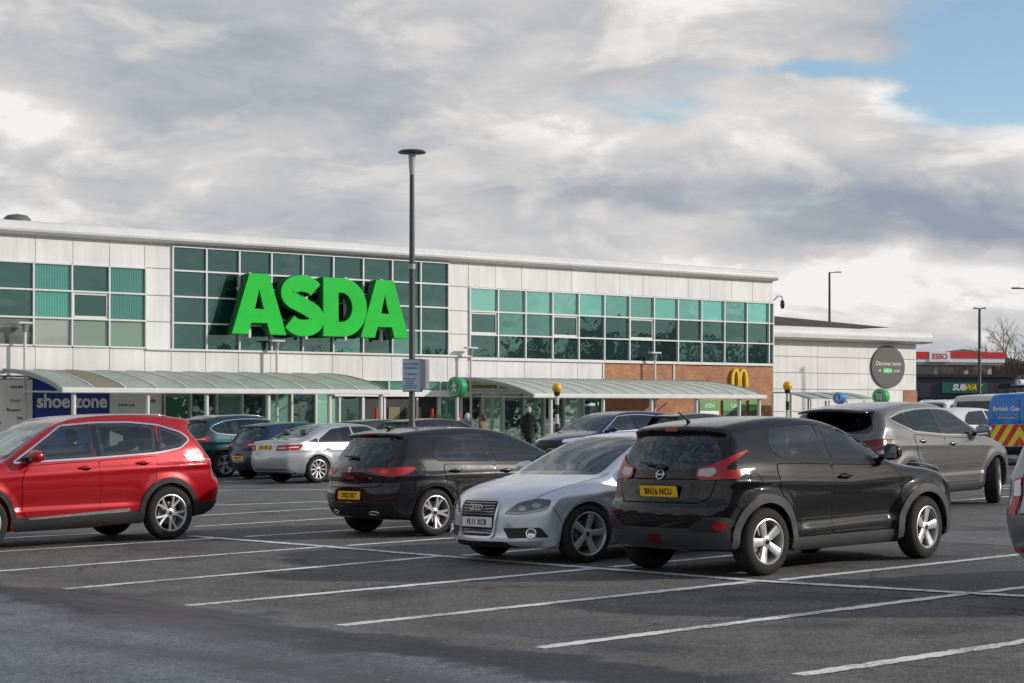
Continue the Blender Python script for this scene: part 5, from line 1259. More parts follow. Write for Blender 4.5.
def flat_text(name, txt, size, M, m, parent=None, depth=.012, bold=0., shear=0., xs=1.0, align='CENTER', space=1.0):
    o = link(name, xform(text_mesh(txt, size, depth, bold, shear, align, xs, space), M), m, parent); return o
def on_wall(t, z, y): return Matrix.Translation((t, y, z)) @ Matrix.Rotation(R(90), 4, 'X')
def posters():
    def board(t0, t1, z0, z1, m, label, y=-.10):
        s = tag(fempty('wall_poster', (t0 + t1) / 2, y, z0), label, 'poster'); b = MB(); slab(b, (t0 - t1) / 2, (t1 - t0) / 2, 0, z1 - z0, -.03, .03); b.build('poster_panel', m, s); return s
    BLUE = mat('poster_blue', (.015, .045, .30), .45, var=.06, vscale=1); PW = mat('poster_white', (.82, .82, .80), .5, var=.06, vscale=2); WT = mat('poster_letter_white', (.85, .85, .85), .5); INK = mat('poster_ink', (.02, .02, .02), .6); REDI = mat('poster_red', (.55, .02, .03), .5)
    b = board(-21.05, -18.38, .2, 2.78, BLUE, 'blue shop poster with white shoe zone lettering under the curved canopy')
    flat_text('lettering', 'shoe zone', .62, on_wall(0, 1.72, -.035), WT, b, bold=.018, xs=.98)
    f = MB(); V, F = superell((-.55, -.05, 1.05), (.16, .02, .2), .9, 14, 8); f.add(V, F); f.build('printed_figure', mat('print_tan', (.45, .25, .14), .6), b, smooth=True)
    b = board(-24.6, -21.12, .2, 2.62, PW, 'white graphics board scattered with small words beside the blue poster')
    rg = random.Random(4)
    for k, (wd, t, z) in enumerate((('fruit', .35, 2.1), ('bread', .1, 1.85), ('fresh', 1.15, 1.75), ('flowers', 1.1, 1.45), ('tea', 1.3, 1.2), ('fish', .55, 1.05), ('wine', 1.2, .85), ('pies', .1, 1.3), ('pasta', -.4, 1.0), ('bacon', 1.2, 2.2))):
        flat_text('lettering', wd, .17, on_wall(t, z, -.035), REDI if k % 4 == 2 else INK, b)
    b = board(-18.36, -16.42, .2, 2.3, PW, 'white graphics board with scattered words between blue poster and shop glazing')
    for k, (wd, t, z) in enumerate((('fresh cut', -.35, 1.62), ('deli', .45, 1.40), ('toys', .0, 1.2), ('milk', .6, 1.75))):
        flat_text('lettering', wd, .17, on_wall(t, z, -.035), INK, b)
    r = MB(); V, F = superell((.45, -.04, 1.12), (.24, .012, .16), 1.2, 14, 8); r.add(V, F); r.build('printed_figure', REDI, b, smooth=True)
    LG = mat('poster_green', (.10, .30, .08), .5); 
    for t0, t1, lab in ((9.35, 10.5, 'white and green poster on the brick wall, first beside the white canopy post'), (10.75, 12.1, 'wide green poster on the brick wall in the middle of the row'), (12.35, 12.95, 'narrow green poster on the brick wall near the building corner')):
        s = board(t0, t1, .35, 2.05, PW if t0 < 10 else mat('poster_dark', (.06, .10, .06), .5), lab); w = (t1 - t0) / 2
        h = MB(); slab(h, -w, w, 1.25, 1.70, -.045, -.0305); h.build('poster_header', LG, s)
        if w > .4: flat_text('lettering', 'ASDA' if t0 < 10 else 'Café', .24, on_wall(0, 1.46, -.05), WT, s)
    for k, (t, z) in enumerate(((4.75, 1.35), (6.1, 1.4))):
        s = board(t, t + .42, z - .28, z, PW, ('small white notice on the brick wall under the white canopy', 'second small white notice on the brick further towards the posters')[k])
        i = MB()
        for q in (.07, .12, .17, .21): slab(i, -.16, .12, q, q + .018, -.034, -.0305)
        i.build('printed_lines', INK, s)
posters()

def wall_signs():
    s = tag(fempty('wall_sign', 26.69, 3.94, 3.77), 'round dark grey sign with white and green words high on the white wing', 'sign')
    d = curve_mesh([ell(0, 0, 1.28, 1.05, 48)], .08, .008); xform(d, Matrix.Rotation(R(90), 4, 'X')); link('sign_disc', d, mat('sign_grey', (.075, .07, .068), .5), s)
    WT = mat('letter_white', (.8, .8, .8), .5)
    flat_text('lettering', 'Discover more', .30, on_wall(0, .16, -.055), WT, s, xs=1.05)
    g = MB(); slab(g, -.46, .30, -.32, -.06, -.058, -.04); g.build('green_panel', GREEN, s); flat_text('lettering', 'ASDA', .24, on_wall(-.08, -.19, -.065), WT, s, bold=.008)
    flat_text('lettering', 'at', .26, on_wall(-.68, -.18, -.055), WT, s); flat_text('lettering', '.com', .26, on_wall(.62, -.18, -.055), WT, s)
    # golden arches
    s = tag(fempty('arches_sign', 11.72, -.16, 2.64), 'yellow double arch sign on the brick wall above the white canopy', 'sign')
    for c in (-.235, .235):
        V = []; F = []; n = 18
        for i in range(n + 1):
            q = i / n; th = math.pi * q; cx = c - math.cos(th) * .205; z = .72 * math.sin(th) ** .62
            d = Vector((math.sin(th) * .6, math.cos(th))); w = .055 + .02 * abs(math.cos(th))
            nx = Vector((-math.cos(th), math.sin(th) * 1.0)); nx.normalize()
            for k in (-1, 1):
                for y in (-.06, .06): V.append((cx + nx.x * w * k, y, max(0, z + nx.y * w * k)))
        for i in range(n):
            a = i * 4; b = a + 4; F += [(a, a + 2, b + 2, b), (a + 1, b + 1, b + 3, a + 3), (a, b, b + 1, a + 1), (a + 2, a + 3, b + 3, b + 2)]
        F += [(0, 1, 3, 2), (n * 4, n * 4 + 2, n * 4 + 3, n * 4 + 1)]
        MB().add(V, F).build('arch', mat('arch_yellow', (.75, .48, .015), .35, coat=.3), s)
wall_signs()

def roof_bits():
    s = tag(fempty('roof_vent', -19.27, 5.0, 7.62), 'small dark domed vent on the supermarket roof edge', 'vent')
    b = MB(); b.lathe([(.50, 0), (.50, .62), (.46, .74), (.34, .84), (.0001, .90)], 24); b.build('dome', mat('vent_grey', (.12, .12, .12), .6), s, smooth=True)
    MB().lathe([(.55, 0), (.55, .12), (.5, .12)], 24).build('vent_collar', GALV, s)
    s = tag(fempty('security_camera', 14.02, -.05, 6.45), 'dark dome security camera on a bracket at the building corner', 'camera')
    MB().tube([(0, 0, 0), (.22, -.05, .22), (.42, -.1, .20), (.46, -.1, .02)], .022, 8).build('bracket', STEELD, s)
    b = MB(); b.lathe([(.0001, .04), (.08, .02), (.10, -.12), (.10, -.22), (.07, -.32), (.0001, -.36)], 18, Matrix.Translation((.46, -.1, 0))); b.build('housing', GLOSSB, s, smooth=True)
roof_bits()

def tlamps():
    for k, (t, z) in enumerate(((-21.53, 4.47), (-12.02, 4.11), (-3.31, 4.04), (6.4, 4.03))):
        lab = ('slim white T-shaped lamp rising behind the brown canopy sheet', 'slim white T-shaped lamp in front of the wall under the green letters', 'slim white T-shaped lamp behind the end of the white canopy beside the windows', 'slim white T-shaped lamp in front of the orange brick wall')[k]
        s = tag(fempty('wall_lamp', t, -.45, 0), lab, 'lamp', 'white lamps along the shop front')
        x = (FAC @ Vector((t, -.45, 0))).x
        MB().tube([(0, 0, gz(x)), (0, 0, z - .06)], .05, 10).build('pole', POSTW, s)
        MB().box((0, 0, z - .03), (.55, .26, .06), None, .015).build('lamp_head', POSTW, s)
        MB().lathe([(.06, z - .32), (.10, z - .10), (.06, z - .06)], 12).build('reflector', GALV, s)
tlamps()

def street_lamp(px, Y, ytop, label, head='disc', r=.07, m=STEELD, rot=0.0, group='tall lamps of the car park', sc=1.0):
    p = at(px, Y); zt = CAM_H + (408.35 - ytop) / 1900 * Y
    s = tag(empty('street_lamp', p, rot), label, 'street lamp', group); H = zt - p.z
    b = MB(); b.tube([(0, 0, -.1), (0, 0, 1.3)], r * 1.5, 16); b.tube([(0, 0, 1.3), (0, 0, 1.42), (0, 0, H * .65)], [r * 1.5, r * 1.0, r * .95], 16); b.tube([(0, 0, H * .65), (0, 0, H - .55 if head == 'disc' else H - .03)], [r * .92, r * .75], 16); b.build('pole', m, s, angle=40)
    MB().tube([(0, 0, H * .645), (0, 0, H * .66)], r * 1.15, 16).build('pole_collar', GALV, s)
    if head == 'disc':
        q = MB(); q.lathe([(r * .78, H - .56), (.062, H - .50), (.075, H - .30), (.085, H - .12), (.09, H - .09)], 20); q.build('lamp_glass', mat('lamp_pale', (.40, .42, .42), .3), s, smooth=True)
        q = MB(); q.lathe([(.0001, H - .09), (.31, H - .07), (.32, H - .045), (.26, H - .01), (.0001, H + .02)], 32); q.build('lamp_cap', STEELD, s, angle=35)
    else:
        arms = {'L': [1], 'T': [-1, 1]}[head]
        for a in arms:
            MB().tube([(0, 0, H - .04), (a * .45 * sc, 0, H - .02)], .03, 8).build('arm', m, s)
            MB().box((a * (.41 * sc + .21 * sc), 0, H - .01), (.42 * sc, .22, .07), None, .02).build('lamp_head', m, s)
    return s, p, H
street_lamp(412, 43, 150, 'tall grey lamp post with a flat disc head in front of the supermarket letters')
street_lamp(829.5, 135, 272, 'dark lamp post with a one-sided head above the grey wing roof', 'L', .10)
street_lamp(979.5, 105, 308, 'dark lamp post with a double head in front of the sandwich shop', 'T', .09, sc=.42)
street_lamp(1029, 90, 288, 'lamp head reaching in at the edge of the picture', 'L', .09, rot=math.pi)
def car_park_sign():
    p = at(412, 42.85); z0 = CAM_H + (408.35 - 391) / 1900 * 43; s = tag(empty('information_sign', (p.x, p.y - .10, z0), R(-18)), 'pale blue information board strapped to the tall lamp post', 'sign')
    MB().box((0, 0, .35), (.44, .03, .70), None, .006).build('sign_panel', mat('sign_pale', (.50, .60, .74), .4), s)
    MB().box((.02, .012, .35), (.48, .02, .74), None, .006).build('sign_backing', mat('sign_rim', (.05, .25, .13), .5), s)
    INKB = mat('sign_ink', (.03, .06, .22), .5); i = MB(); rg = random.Random(2)
    flat_text('lettering', 'CUSTOMER', .075, Matrix.Translation((-.02, -.018, .60)) @ Matrix.Rotation(R(90), 4, 'X'), INKB, s, .004); flat_text('lettering', 'PARKING', .075, Matrix.Translation((-.02, -.018, .51)) @ Matrix.Rotation(R(90), 4, 'X'), INKB, s, .004)
    flat_text('lettering', '3 hours', .09, Matrix.Translation((-.02, -.018, .38)) @ Matrix.Rotation(R(90), 4, 'X'), INKB, s, .004)
    for k in range(5): i.box((-.04, -.017, .07 + k * .05), (rg.uniform(.18, .34), .004, .016))
    i.build('small_print', INKB, s)
    MB().box((.30, .03, .38), (.13, .24, .66), None, .01).build('control_box', GALV, s)
    MB().tube([(.0, .10, .18), (.16, .10, .18)], .03, 8).tube([(.0, .10, .55), (.16, .10, .55)], .03, 8).build('clamp', GALV, s)
car_park_sign()

AMBER = mat('beacon_amber', (.80, .42, .01), .3, coat=.4)
def beacon(px, Y, y, label):
    p = at(px, Y); s = tag(empty('crossing_beacon', p), label, 'beacon', 'yellow crossing beacons'); H = CAM_H + (408.35 - y) / 1900 * Y - p.z
    g = MB(); V, F = superell((0, 0, H), (.15, .15, .16), 1.0, 24, 14); g.add(V, F); g.build('globe', AMBER, s, smooth=True)
    MB().lathe([(.055, H - .25), (.09, H - .22), (.10, H - .12)], 16).build('globe_cup', BLACK, s)
    n = 7; hh = (H - .22) / n
    for k in range(n):
        MB().tube([(0, 0, k * hh), (0, 0, (k + 1) * hh)], .06, 16, False).build('pole_band', BLACK if (n - k) % 2 == 0 else POSTW, s, smooth=True)
beacon(557, 59, 388, 'yellow globe crossing beacon on a striped pole by the white canopy')
beacon(787.5, 63, 386, 'yellow globe crossing beacon on a striped pole by the brick corner')

def drum_sign(px, Y, y, r, hd, m, label, icon):
    p = at(px, Y); s = tag(empty('round_sign', p, R(hd)), label, 'sign', 'round drum signs on poles'); H = CAM_H + (408.35 - y) / 1900 * Y - p.z
    MB().tube([(0, 0, 0), (0, 0, H - r)], .05, 12).build('pole', POSTW, s)
    Mx = Matrix.Translation((0, 0, H)) @ Matrix.Rotation(R(90), 4, 'X')
    MB().lathe([(.0001, -.14), (r - .02, -.14), (r, -.12), (r, .12), (r - .02, .14), (.0001, .14)], 36, Mx).build('drum', m, s, angle=35)
    W_ = mat('icon_white', (.78, .80, .78), .5); b = MB(); yf = -.148
    b.tube([(r * .80 * math.cos(t), yf, H + r * .80 * math.sin(t)) for t in np.linspace(0, 2 * math.pi, 33)], .010, 5, False)
    if icon == 'walk':
        V, F = superell((.0, yf, H + r * .47), (r * .11, .012, r * .11), 1, 12, 8); b.add(V, F)
        for q in (((0, .32), (.02, -.05)), ((0, .28), (-.25, .02)), ((.02, .28), (.25, .06)), ((.02, -.05), (-.2, -.55)), ((.02, -.05), (.24, -.52))): b.tube([(r * q[0][0], yf, H + r * q[0][1]), (r * q[1][0], yf, H + r * q[1][1])], r * .085, 6)
    elif icon == 'trolley':
        for q in (((-.5, .38), (-.35, .38)), ((-.35, .38), (-.2, -.2)), ((-.2, -.2), (.38, -.2)), ((.38, -.2), (.48, .25)), ((.48, .25), (-.3, .25)), ((-.25, .05), (.42, .05))): b.tube([(r * q[0][0], yf, H + r * q[0][1]), (r * q[1][0], yf, H + r * q[1][1])], r * .06, 6)
        for x in (-.12, .3): V, F = superell((r * x, yf, H - r * .4), (r * .09, .012, r * .09), 1, 10, 6); b.add(V, F)
    else:
        for q in (((0, .45), (0, -.1)), ((0, -.1), (-.28, -.45)), ((0, -.1), (.28, -.45))): b.tube([(r * q[0][0], yf, H + r * q[0][1]), (r * q[1][0], yf, H + r * q[1][1])], r * .11, 6)
    b.build('pictogram', W_, s)
GSIGN = mat('drum_green', (.015, .30, .10), .35, coat=.3); BSIGN = mat('drum_blue', (.03, .22, .55), .35, coat=.3)
drum_sign(457, 58, 387, .31, -38, GSIGN, 'green drum sign with a walking figure beside the shop entrance', 'walk')
drum_sign(881, 62, 396.5, .26, -42, mat('drum_green_light', (.03, .38, .12), .35, coat=.3), 'green drum sign with a trolley symbol in front of the white wing', 'trolley')
drum_sign(839.5, 62, 398, .19, -42, BSIGN, 'blue drum sign with a white arrow above the grey car', 'arrow')

def entrance_things():
    REDF = mat('stand_red', (.50, .015, .015), .45); LEAF = mat('plant_leaf', (.045, .10, .02), .6, var=.4, vscale=9); FLW = mat('plant_flower', (.55, .12, .10), .6, var=.3, vscale=20)
    for k, (px0, px1, Y, lab, plants) in enumerate(((360, 376, 68.5, 'red trolley rail with a tall end post beside the dark entrance', 0), (432, 452, 68.5, 'red display stand with plants in front of the entrance glass', 1), (456.5, 460.5, 69.0, 'short red bollard standing behind the green drum sign', 2))):
        a = at(px0, Y); b = at(px1, Y); s = tag(empty('plant_stand' if plants == 1 else 'trolley_rail' if plants == 0 else 'red_bollard', a), lab, ('trolley rail', 'plant stand', 'bollard')[k])
        L_ = (b - a).length
        if plants == 2: 
            MB().tube([(.07, 0, 0), (.07, 0, 1.55)], .075, 12).tube([(.07, 0, 1.55), (.07, 0, 1.62)], [.085, .03], 12).build('post', REDF, s); MB().tube([(.07, 0, 1.3), (.07, 0, 1.4)], .078, 12).build('reflective_band', POSTW, s); continue
        zs = 1.45
        MB().tube([(L_ if k == 0 else 0, 0, 0), (L_ if k == 0 else 0, 0, 1.85 if k == 0 else 1.75)], .06, 10).build('post', REDF, s)
        MB().tube([(0 if k == 0 else L_, 0, 0), (0 if k == 0 else L_, 0, zs - .1)], .045, 10).build('post', REDF, s)
        for z in ((1.05, 1.25) if k == 0 else (1.15, .7)): MB().tube([(0, 0, z), (L_, 0, z)], .04, 8).build('rail', REDF, s)
        if plants:
            for x in np.linspace(.12, L_ - .12, 5):
                q = MB().box((x, 0, 1.25), (.12, .16, .14), None, .02); q.build('tray', REDF, s)
                rg = random.Random(int(x * 100)); V = []; F = []
                for j in range(60):
                    c = Vector((x + rg.gauss(0, .06), rg.gauss(0, .06), 1.42 + rg.gauss(0, .07))); d = Vector((rg.gauss(0, 1), rg.gauss(0, 1), rg.gauss(0, 1))).normalized(); e = d.orthogonal() * .04; i = len(V); V += [c, c + e + d * .02, c + e * .5 + d * .05]; F.append((i, i + 1, i + 2))
                link('foliage', mesh_from(V, F), LEAF if j % 2 and x < L_ * .7 else FLW if rg.random() < .35 else LEAF, s)
entrance_things()

def trolley_shelter():
    s = tag(fempty('trolley_shelter', 12.7, -1.2, 0), 'low glazed trolley shelter with a pale curved roof beside the brick corner', 'shelter')
    PALE = glass_mat('shelter_glass', (.75, .80, .78), boost=.06); x = (FAC @ Vector((17, -1.2, 0))).x; z0 = gz(x)
    for k in range(4):
        V = []; F = []; n = 8; a, b = k * 1.15 + .03, (k + 1) * 1.15 - .03
        for t in (a, b):
            for i in range(n + 1): u = i / n; V.append((t, -2.2 * u, z0 + 1.75 + .35 * math.cos(u * math.pi / 2)))
        F = [(i, i + 1, n + 1 + i + 1, n + 1 + i) for i in range(n)]
        o = MB().add(V, F).build('roof_sheet', SHEETG, s, smooth=True); mo = o.modifiers.new('s', 'SOLIDIFY'); mo.thickness = .02
    for k in range(5):
        for y in (0, -2.2): MB().tube([(k * 1.15, y, z0), (k * 1.15, y, z0 + (2.08 if y == 0 else 1.75))], .045, 10).build('post', POSTW, s)
    for y, z in ((-2.2, 1.75), (0, 2.08)): MB().box((2.3, y, z0 + z), (4.7, .07, .07)).build('rail', POSTW, s)
    MB().box((2.3, -2.2, z0 + 1.0), (4.6, .03, .05)).build('rail', POSTW, s)
trolley_shelter()

# ------------------------------------------------------------------ beyond the store: filling station, sandwich shop, hill, far planting
def far_things():
    Y = 200.0; a = at(880, Y, 0); Rz = R(14)
    s = tag(empty('petrol_canopy', (a.x, Y, 0), Rz), 'red and white petrol station canopy beyond the supermarket wing', 'petrol station')
    zt = 7.6; FR = mat('canopy_red', (.50, .02, .03), .4); WT = mat('canopy_panel', (.70, .70, .70), .5); MB().box((7, 4, zt - .75), (15, 8, .55), None, .02).build('canopy_slab', WT, s); MB().box((7, 4, zt - 1.15), (14.6, 7.8, .25)).build('soffit', mat('soffit_grey', (.22, .22, .23), .7), s)
    b = MB(); slab(b, -.6, 5.55, zt - .62, zt + .1, -.12, 0); b.build('fascia', FR, s); b = MB(); slab(b, 8.05, 14.6, zt - .52, zt + .1, -.12, 0); b.build('fascia', FR, s)
    b = MB(); slab(b, 5.6, 8.0, zt - .95, zt + .1, -.16, 0); b.build('sign_panel', WT, s); flat_text('lettering', 'ESSO', .80, Matrix.Translation((6.8, -.18, zt - .42)) @ Matrix.Rotation(R(90), 4, 'X'), FR, s, bold=.02)
    for x in (3.4, 6.9, 13.2):
        for y in (1.2, 6.5): MB().box((x, y, (zt - 1.2) / 2), (.45, .45, zt - 1.2)).build('column', mat('column_grey', (.4, .4, .4), .6), s)
    b = MB(); b.box((6.0, 9, 5.2), (9, 6, .4)); b.build('shop_roof', WT, s); MB().box((5, 10, 2.5), (6, 5, 5)).build('shop_wall', mat('kiosk', (.16, .17, .18), .6), s)
    Y = 120.0; a = at(905, Y, 0); c = at(1017, Y, 0); g = gz(28) 
    s = tag(empty('sandwich_shop', (a.x, Y, 0), R(4)), 'dark slate blue shop building with a green sandwich shop sign', 'shop')
    L_ = c.x - a.x; zt = CAM_H + (408.35 - 376.5) / 1900 * Y; NAV = mat('shop_slate', (.028, .036, .052), .6, var=.1, vscale=.5)
    MB().box((L_ / 2, 5, zt / 2), (L_, 10, zt)).build('wall', NAV, s); MB().box((L_ / 2, 5, zt + .04), (L_ + .3, 10.3, .22), None, .03).build('roof', mat('shop_roof_dark', (.02, .022, .03), .6), s)
    b = MB(); slab(b, 2.35, 5.25, zt - 1.04, zt - .36, -.12, -.004); b.build('sign_panel', mat('sub_green', (.015, .13, .085), .4), s)
    flat_text('lettering', 'SUB', .52, Matrix.Translation((3.42, -.14, zt - .70)) @ Matrix.Rotation(R(90), 4, 'X'), mat('sub_white', (.8, .8, .8), .5), s, bold=.022, shear=.25, xs=.92)
    flat_text('lettering', 'WAY', .52, Matrix.Translation((4.30, -.14, zt - .70)) @ Matrix.Rotation(R(90), 4, 'X'), mat('sub_yellow', (.85, .50, .02), .5), s, bold=.022, shear=.25, xs=.92)
    b = MB(); slab(b, .6, L_ - .6, 0, zt - 1.3, -.06, -.004); b.build('shop_window', mat('shop_glass_far', (.02, .03, .035), .1), s)
    # scrubby hill to the right
    V = []; F = []; nx, ny = 40, 8
    for j in range(ny + 1):
        for i in range(nx + 1):
            X = 34 + i * 4.5; Yq = 215 + j * 14; h = sstep(36, 62, np.float64(X)) * (8.5 + 3 * math.sin(X * .05)) * (.55 + .45 * sstep(0, 3, np.float64(j))) * (1 if j < ny else .2) + .7 * math.sin(X * .4 + j) * sstep(36, 62, np.float64(X))
            V.append((X, Yq, float(h) + (gz(X) - .5 - 2.5 * float(1 - sstep(40, 56, np.float64(X))) if j else -3)))
    for j in range(ny):
        for i in range(nx): k = j * (nx + 1) + i; F.append((k, k + 1, k + nx + 2, k + nx + 1))
    tag(link('hillside', mesh_from(V, F, True), mat('hill_scrub', (.085, .07, .05), .95, var=.5, vscale=.4)), kind='structure')
    # bare winter scrub on the hill: a mass of twigs
    rg = random.Random(8); V = []; F = []
    for k in range(9000):
        X = rg.uniform(38, 125); Yq = rg.uniform(214, 226); base = float(sstep(36, 62, np.float64(X)) * 5.2); 
        c = Vector((X, Yq, base + gz(X) - .3)); hgt = rg.uniform(.8, 3.0) * (.4 + .6 * rg.random()) * float(.5 + .8 * abs(math.sin(X * .35))); 
        d = Vector((rg.gauss(0, .35), rg.gauss(0, .3), 1)).normalized() * hgt; w = Vector((rg.uniform(.03, .07), 0, 0)); i = len(V); V += [c - w, c + w, c + d]; F.append((i, i + 1, i + 2))
    tag(link('scrub', mesh_from(V, F), mat('scrub_twig', (.075, .06, .045), .9, var=.4, vscale=.3)), kind='stuff')
    BARK = mat('bark_grey', (.09, .075, .06), .9, var=.3, vscale=2)
    for k, (px, Yq, H, lab) in enumerate(((962, 232, 7.0, 'low bare tree whose twigs just clear the petrol station canopy'), (991, 226, 8.6, 'bare winter tree on the slope beside the end of the petrol station canopy'), (1008, 236, 11.5, 'tall bare winter tree on the scrubby slope beyond the sandwich shop'), (1022, 222, 9.4, 'bare winter tree at the picture edge above the blue van'))):
        p = at(px, Yq, 0); hz = float(sstep(36, 62, np.float64(p.x))) * 4.5 - .3
        t = tag(empty('bare_tree', (p.x, Yq, hz)), lab, 'tree', 'bare trees on the slope'); tr = MB(); tw = MB(); rr = random.Random(40 + k)
        def grow(a, d, ln, r, lv):
            b = a + d * ln; (tr if lv < 2 else tw).tube([a, a.lerp(b, .5) + Vector((rr.gauss(0, .03), rr.gauss(0, .03), 0)) * ln, b], [r, r * .8, r * .6], 5 if lv < 2 else 3, False)
            if lv >= 5: return
            for j in range(3 if lv < 4 else 2):
                e = (d + Vector((rr.gauss(0, .45), rr.gauss(0, .45), rr.gauss(.05, .25)))).normalized(); grow(a.lerp(b, rr.uniform(.55, 1)), e, ln * rr.uniform(.62, .85), max(.018, r * .58), lv + 1)
        grow(Vector((0, 0, -.5)), Vector((0, 0, 1)), H * .30, .17, 0)
        tr.build('trunk', BARK, t); tw.build('crown', BARK, t)
    # woodland out of the frame, which the glazing and the car paint mirror
    V = []; F = []
    for k in range(60000):
        ang = R(rg.uniform(28, 330)); dd = rg.gauss(0, 5) + 105 + 20 * math.sin(ang * 3); hm = 4.0 + 4.5 * abs(math.sin(ang * 11)) * abs(math.sin(ang * 4.3 + 1)) + 2 * math.sin(ang * 23)
        z = hm * rg.random() ** .75; c = Vector((dd * math.sin(ang), dd * math.cos(ang), z)); s_ = rg.uniform(.25, .75)
        i = len(V)
        for t in range(3): V.append(c + Vector((rg.gauss(0, s_), rg.gauss(0, s_), rg.gauss(0, s_ * .8))))
        F.append((i, i + 1, i + 2))
    tag(link('woodland', mesh_from(V, F), mat('wood_mass', (.035, .040, .026), .95, var=.5, vscale=.15)), kind='stuff')
far_things()
# ------------------------------------------------------------------ the cars on their bays
c = black_crossover(); c.place((768, 575.8), (0, -.86), 49.3)
c = silver_saloon(); c.place((589, 563.0), (2.81, .89), 230.5, zs=.975)
c = black_hatchback(); c.place((436, 536), (0, -.88), 50.5)
c = red_suv(); c.place((171, 539.5), (0, .91), 230.5, zs=1.04)
c = grey_suv(); c.place((998, 503), (2.7, -.91), 42.5)
def far_car(kind, label, colour, px, ref, hd, style='five_twin', P0=None, glass2=GLASSD, group='cars parked further off', txt='YH19 KTA', h=.04, rails=False, zs=1.0):
    c = Car(SPEC[kind], label, 'car', colour, h=h, group=group); sp = c.sp
    if kind == 'suv': suv_common(c, glass2)
    elif kind == 'saloon':
        c.window([(2.30, .955), (1.16, .962), (1.13, 1.325), (1.58, 1.318)], 'LR', r=.03); c.window([(1.08, .965), (.06, .985), (.10, 1.05), (.52, 1.285), (1.06, 1.33)], 'LR', r=.03)
        c.window([(.02, .99), (-.22, 1.01), (.03, 1.075)], 'LR', r=.015)
        c.window([(.69, .985), (-.69, .985), (-.55, 1.365), (.55, 1.365)], 'F', name='windscreen', r=.06); c.window([(.62, 1.115), (-.62, 1.115), (-.50, 1.37), (.50, 1.37)], 'B', GLASSD, name='rear_window', r=.05)
        c.door(front_door(c, 1.11, .30, 2.28, 2.22), handle=(1.30, .80)); c.door(rear_door(c, 1.105, .30, .12, .07), handle=(.33, .82))
        dlo = roundpoly([(2.36, .945), (.0, .975), (-.26, 1.0), (.05, 1.105), (.5, 1.31), (1.1, 1.352), (1.6, 1.335)], .03)
        for fr in 'LR': c.ring('window_trim', dlo, fr, CHROME, .010, -.008, .006, .008)
    else:
        c.window([(2.16, .975), (1.10, .985), (1.06, 1.355), (1.48, 1.335)], 'LR', r=.03); c.window([(1.00, .99), (.12, 1.015), (.02, 1.08), (.16, 1.24), (.36, 1.335), (.98, 1.362)], 'LR', r=.03)
        c.window([(.68, 1.0), (-.68, 1.0), (-.55, 1.36), (.55, 1.36)], 'F', name='windscreen', r=.06); c.window([(.62, 1.04), (-.62, 1.04), (-.64, 1.10), (-.50, 1.325), (.50, 1.325), (.64, 1.10)], 'B', glass2, name='rear_window', r=.05, band=.05)
        c.door(front_door(c, 1.045, .30, 2.16, 2.08), handle=(1.24, .835)); c.door(rear_door(c, 1.04, .30, .18, .07), handle=(.36, .865))
    zt = {'suv': 1.03, 'saloon': .86, 'hatchback': .90}[kind]
    for sg in (1, -1):
        f = ('A', 180 - 40 * sg, -.60, .64 * sg); U = lambda q: [(-u * sg, v) for u, v in q]
        t = c.patch('tail_light', roundpoly(U([(-.34, zt - .06), (-.30, zt + .07), (.22, zt + .09), (.30, zt + .07), (.22, zt - .05)]), .02), f, RED, .010)
        c.strip('lamp_lens', U([(-.26, zt), (.2, zt + .02)]), f, WHITEL, .025, .014, parent=t)
        hz = {'suv': .86, 'saloon': .66, 'hatchback': .70}[kind]
        c.patch('headlight', roundpoly([(u * sg, v) for u, v in [(-.25, hz - .05), (.20, hz), (.34, hz + .09), (.12, hz + .08), (-.22, hz + .04)]], .03), ('A', 42 * sg, 3.2, .62 * sg), WHITEL, .006)
    if kind == 'suv': c.archtrim(BLACK, .055, .010); c.patch('bumper_cladding', roundpoly([(-.90, .30), (.90, .30), (.90, .47), (-.90, .47)], .03), 'B', BLACK, .008)
    else: c.archtrim(colour, .03, .004); c.patch('bumper_cladding', roundpoly([(-.80, .24), (.80, .24), (.80, .36), (-.80, .36)], .03), 'B', BLACK, .008)
    c.patch('grille', roundpoly([(-.40, hz - .28), (.40, hz - .28), (.45, hz + .02), (-.45, hz + .02)], .04), 'F', BLACK, .008)
    c.plate('B', {'suv': .9, 'saloon': .88, 'hatchback': .565}[kind], txt, PLATEY, off=.014, tilt=0)
    c.plate('F', {'suv': .52, 'saloon': .50, 'hatchback': .45}[kind], txt, PLATEW, off=.03, tilt=0)
    if rails:
        for sg in (1, -1):
            ps = []
            for x in np.linspace(-.15, 1.45, 9): p, n = c.hit('T', float(x), .60 * sg); ps.append(p + Vector((0, 0, .035 if -.1 < x < 1.4 else .005)))
            MB().tube(ps, .018, 6).build('roof_rail', CHROME, c.root, smooth=True)
    c.mirrors({'suv': 2.03, 'saloon': 2.12, 'hatchback': 2.02}[kind], {'suv': 1.10, 'saloon': .965, 'hatchback': .985}[kind], colour)
    c.interior(1.12, .20, {'suv': .68}.get(kind, .50)); c.wheels(style); c.finish(); c.place(px, ref, hd, P0=P0, zs=zs)
    return c
ROW = 'cars in the row by the shop'
far_car('saloon', 'silver saloon seen from behind with long red tail lights, next to the dark teal car', paint('silver2', (.46, .48, .52), .7, .32), (319, 483), (0, -.90), 50.5, 'ten', group=ROW, txt='BV12 OKD')
far_car('suv', 'dark teal sport utility car with silver roof rails behind the red car', paint('teal', (.012, .045, .055), .5, .3), (226, 477.5), (0, -.92), 50.5, 'five_y', group=ROW, txt='RK21 FVM', rails=True)
far_car('hatchback', 'mid blue hatchback squeezed between the teal car and the silver saloon', paint('blue', (.008, .03, .075), .5, .32), (283, 479), (0, -.88), 50.5, 'five_dark', group=ROW, txt='MA63 DZE')
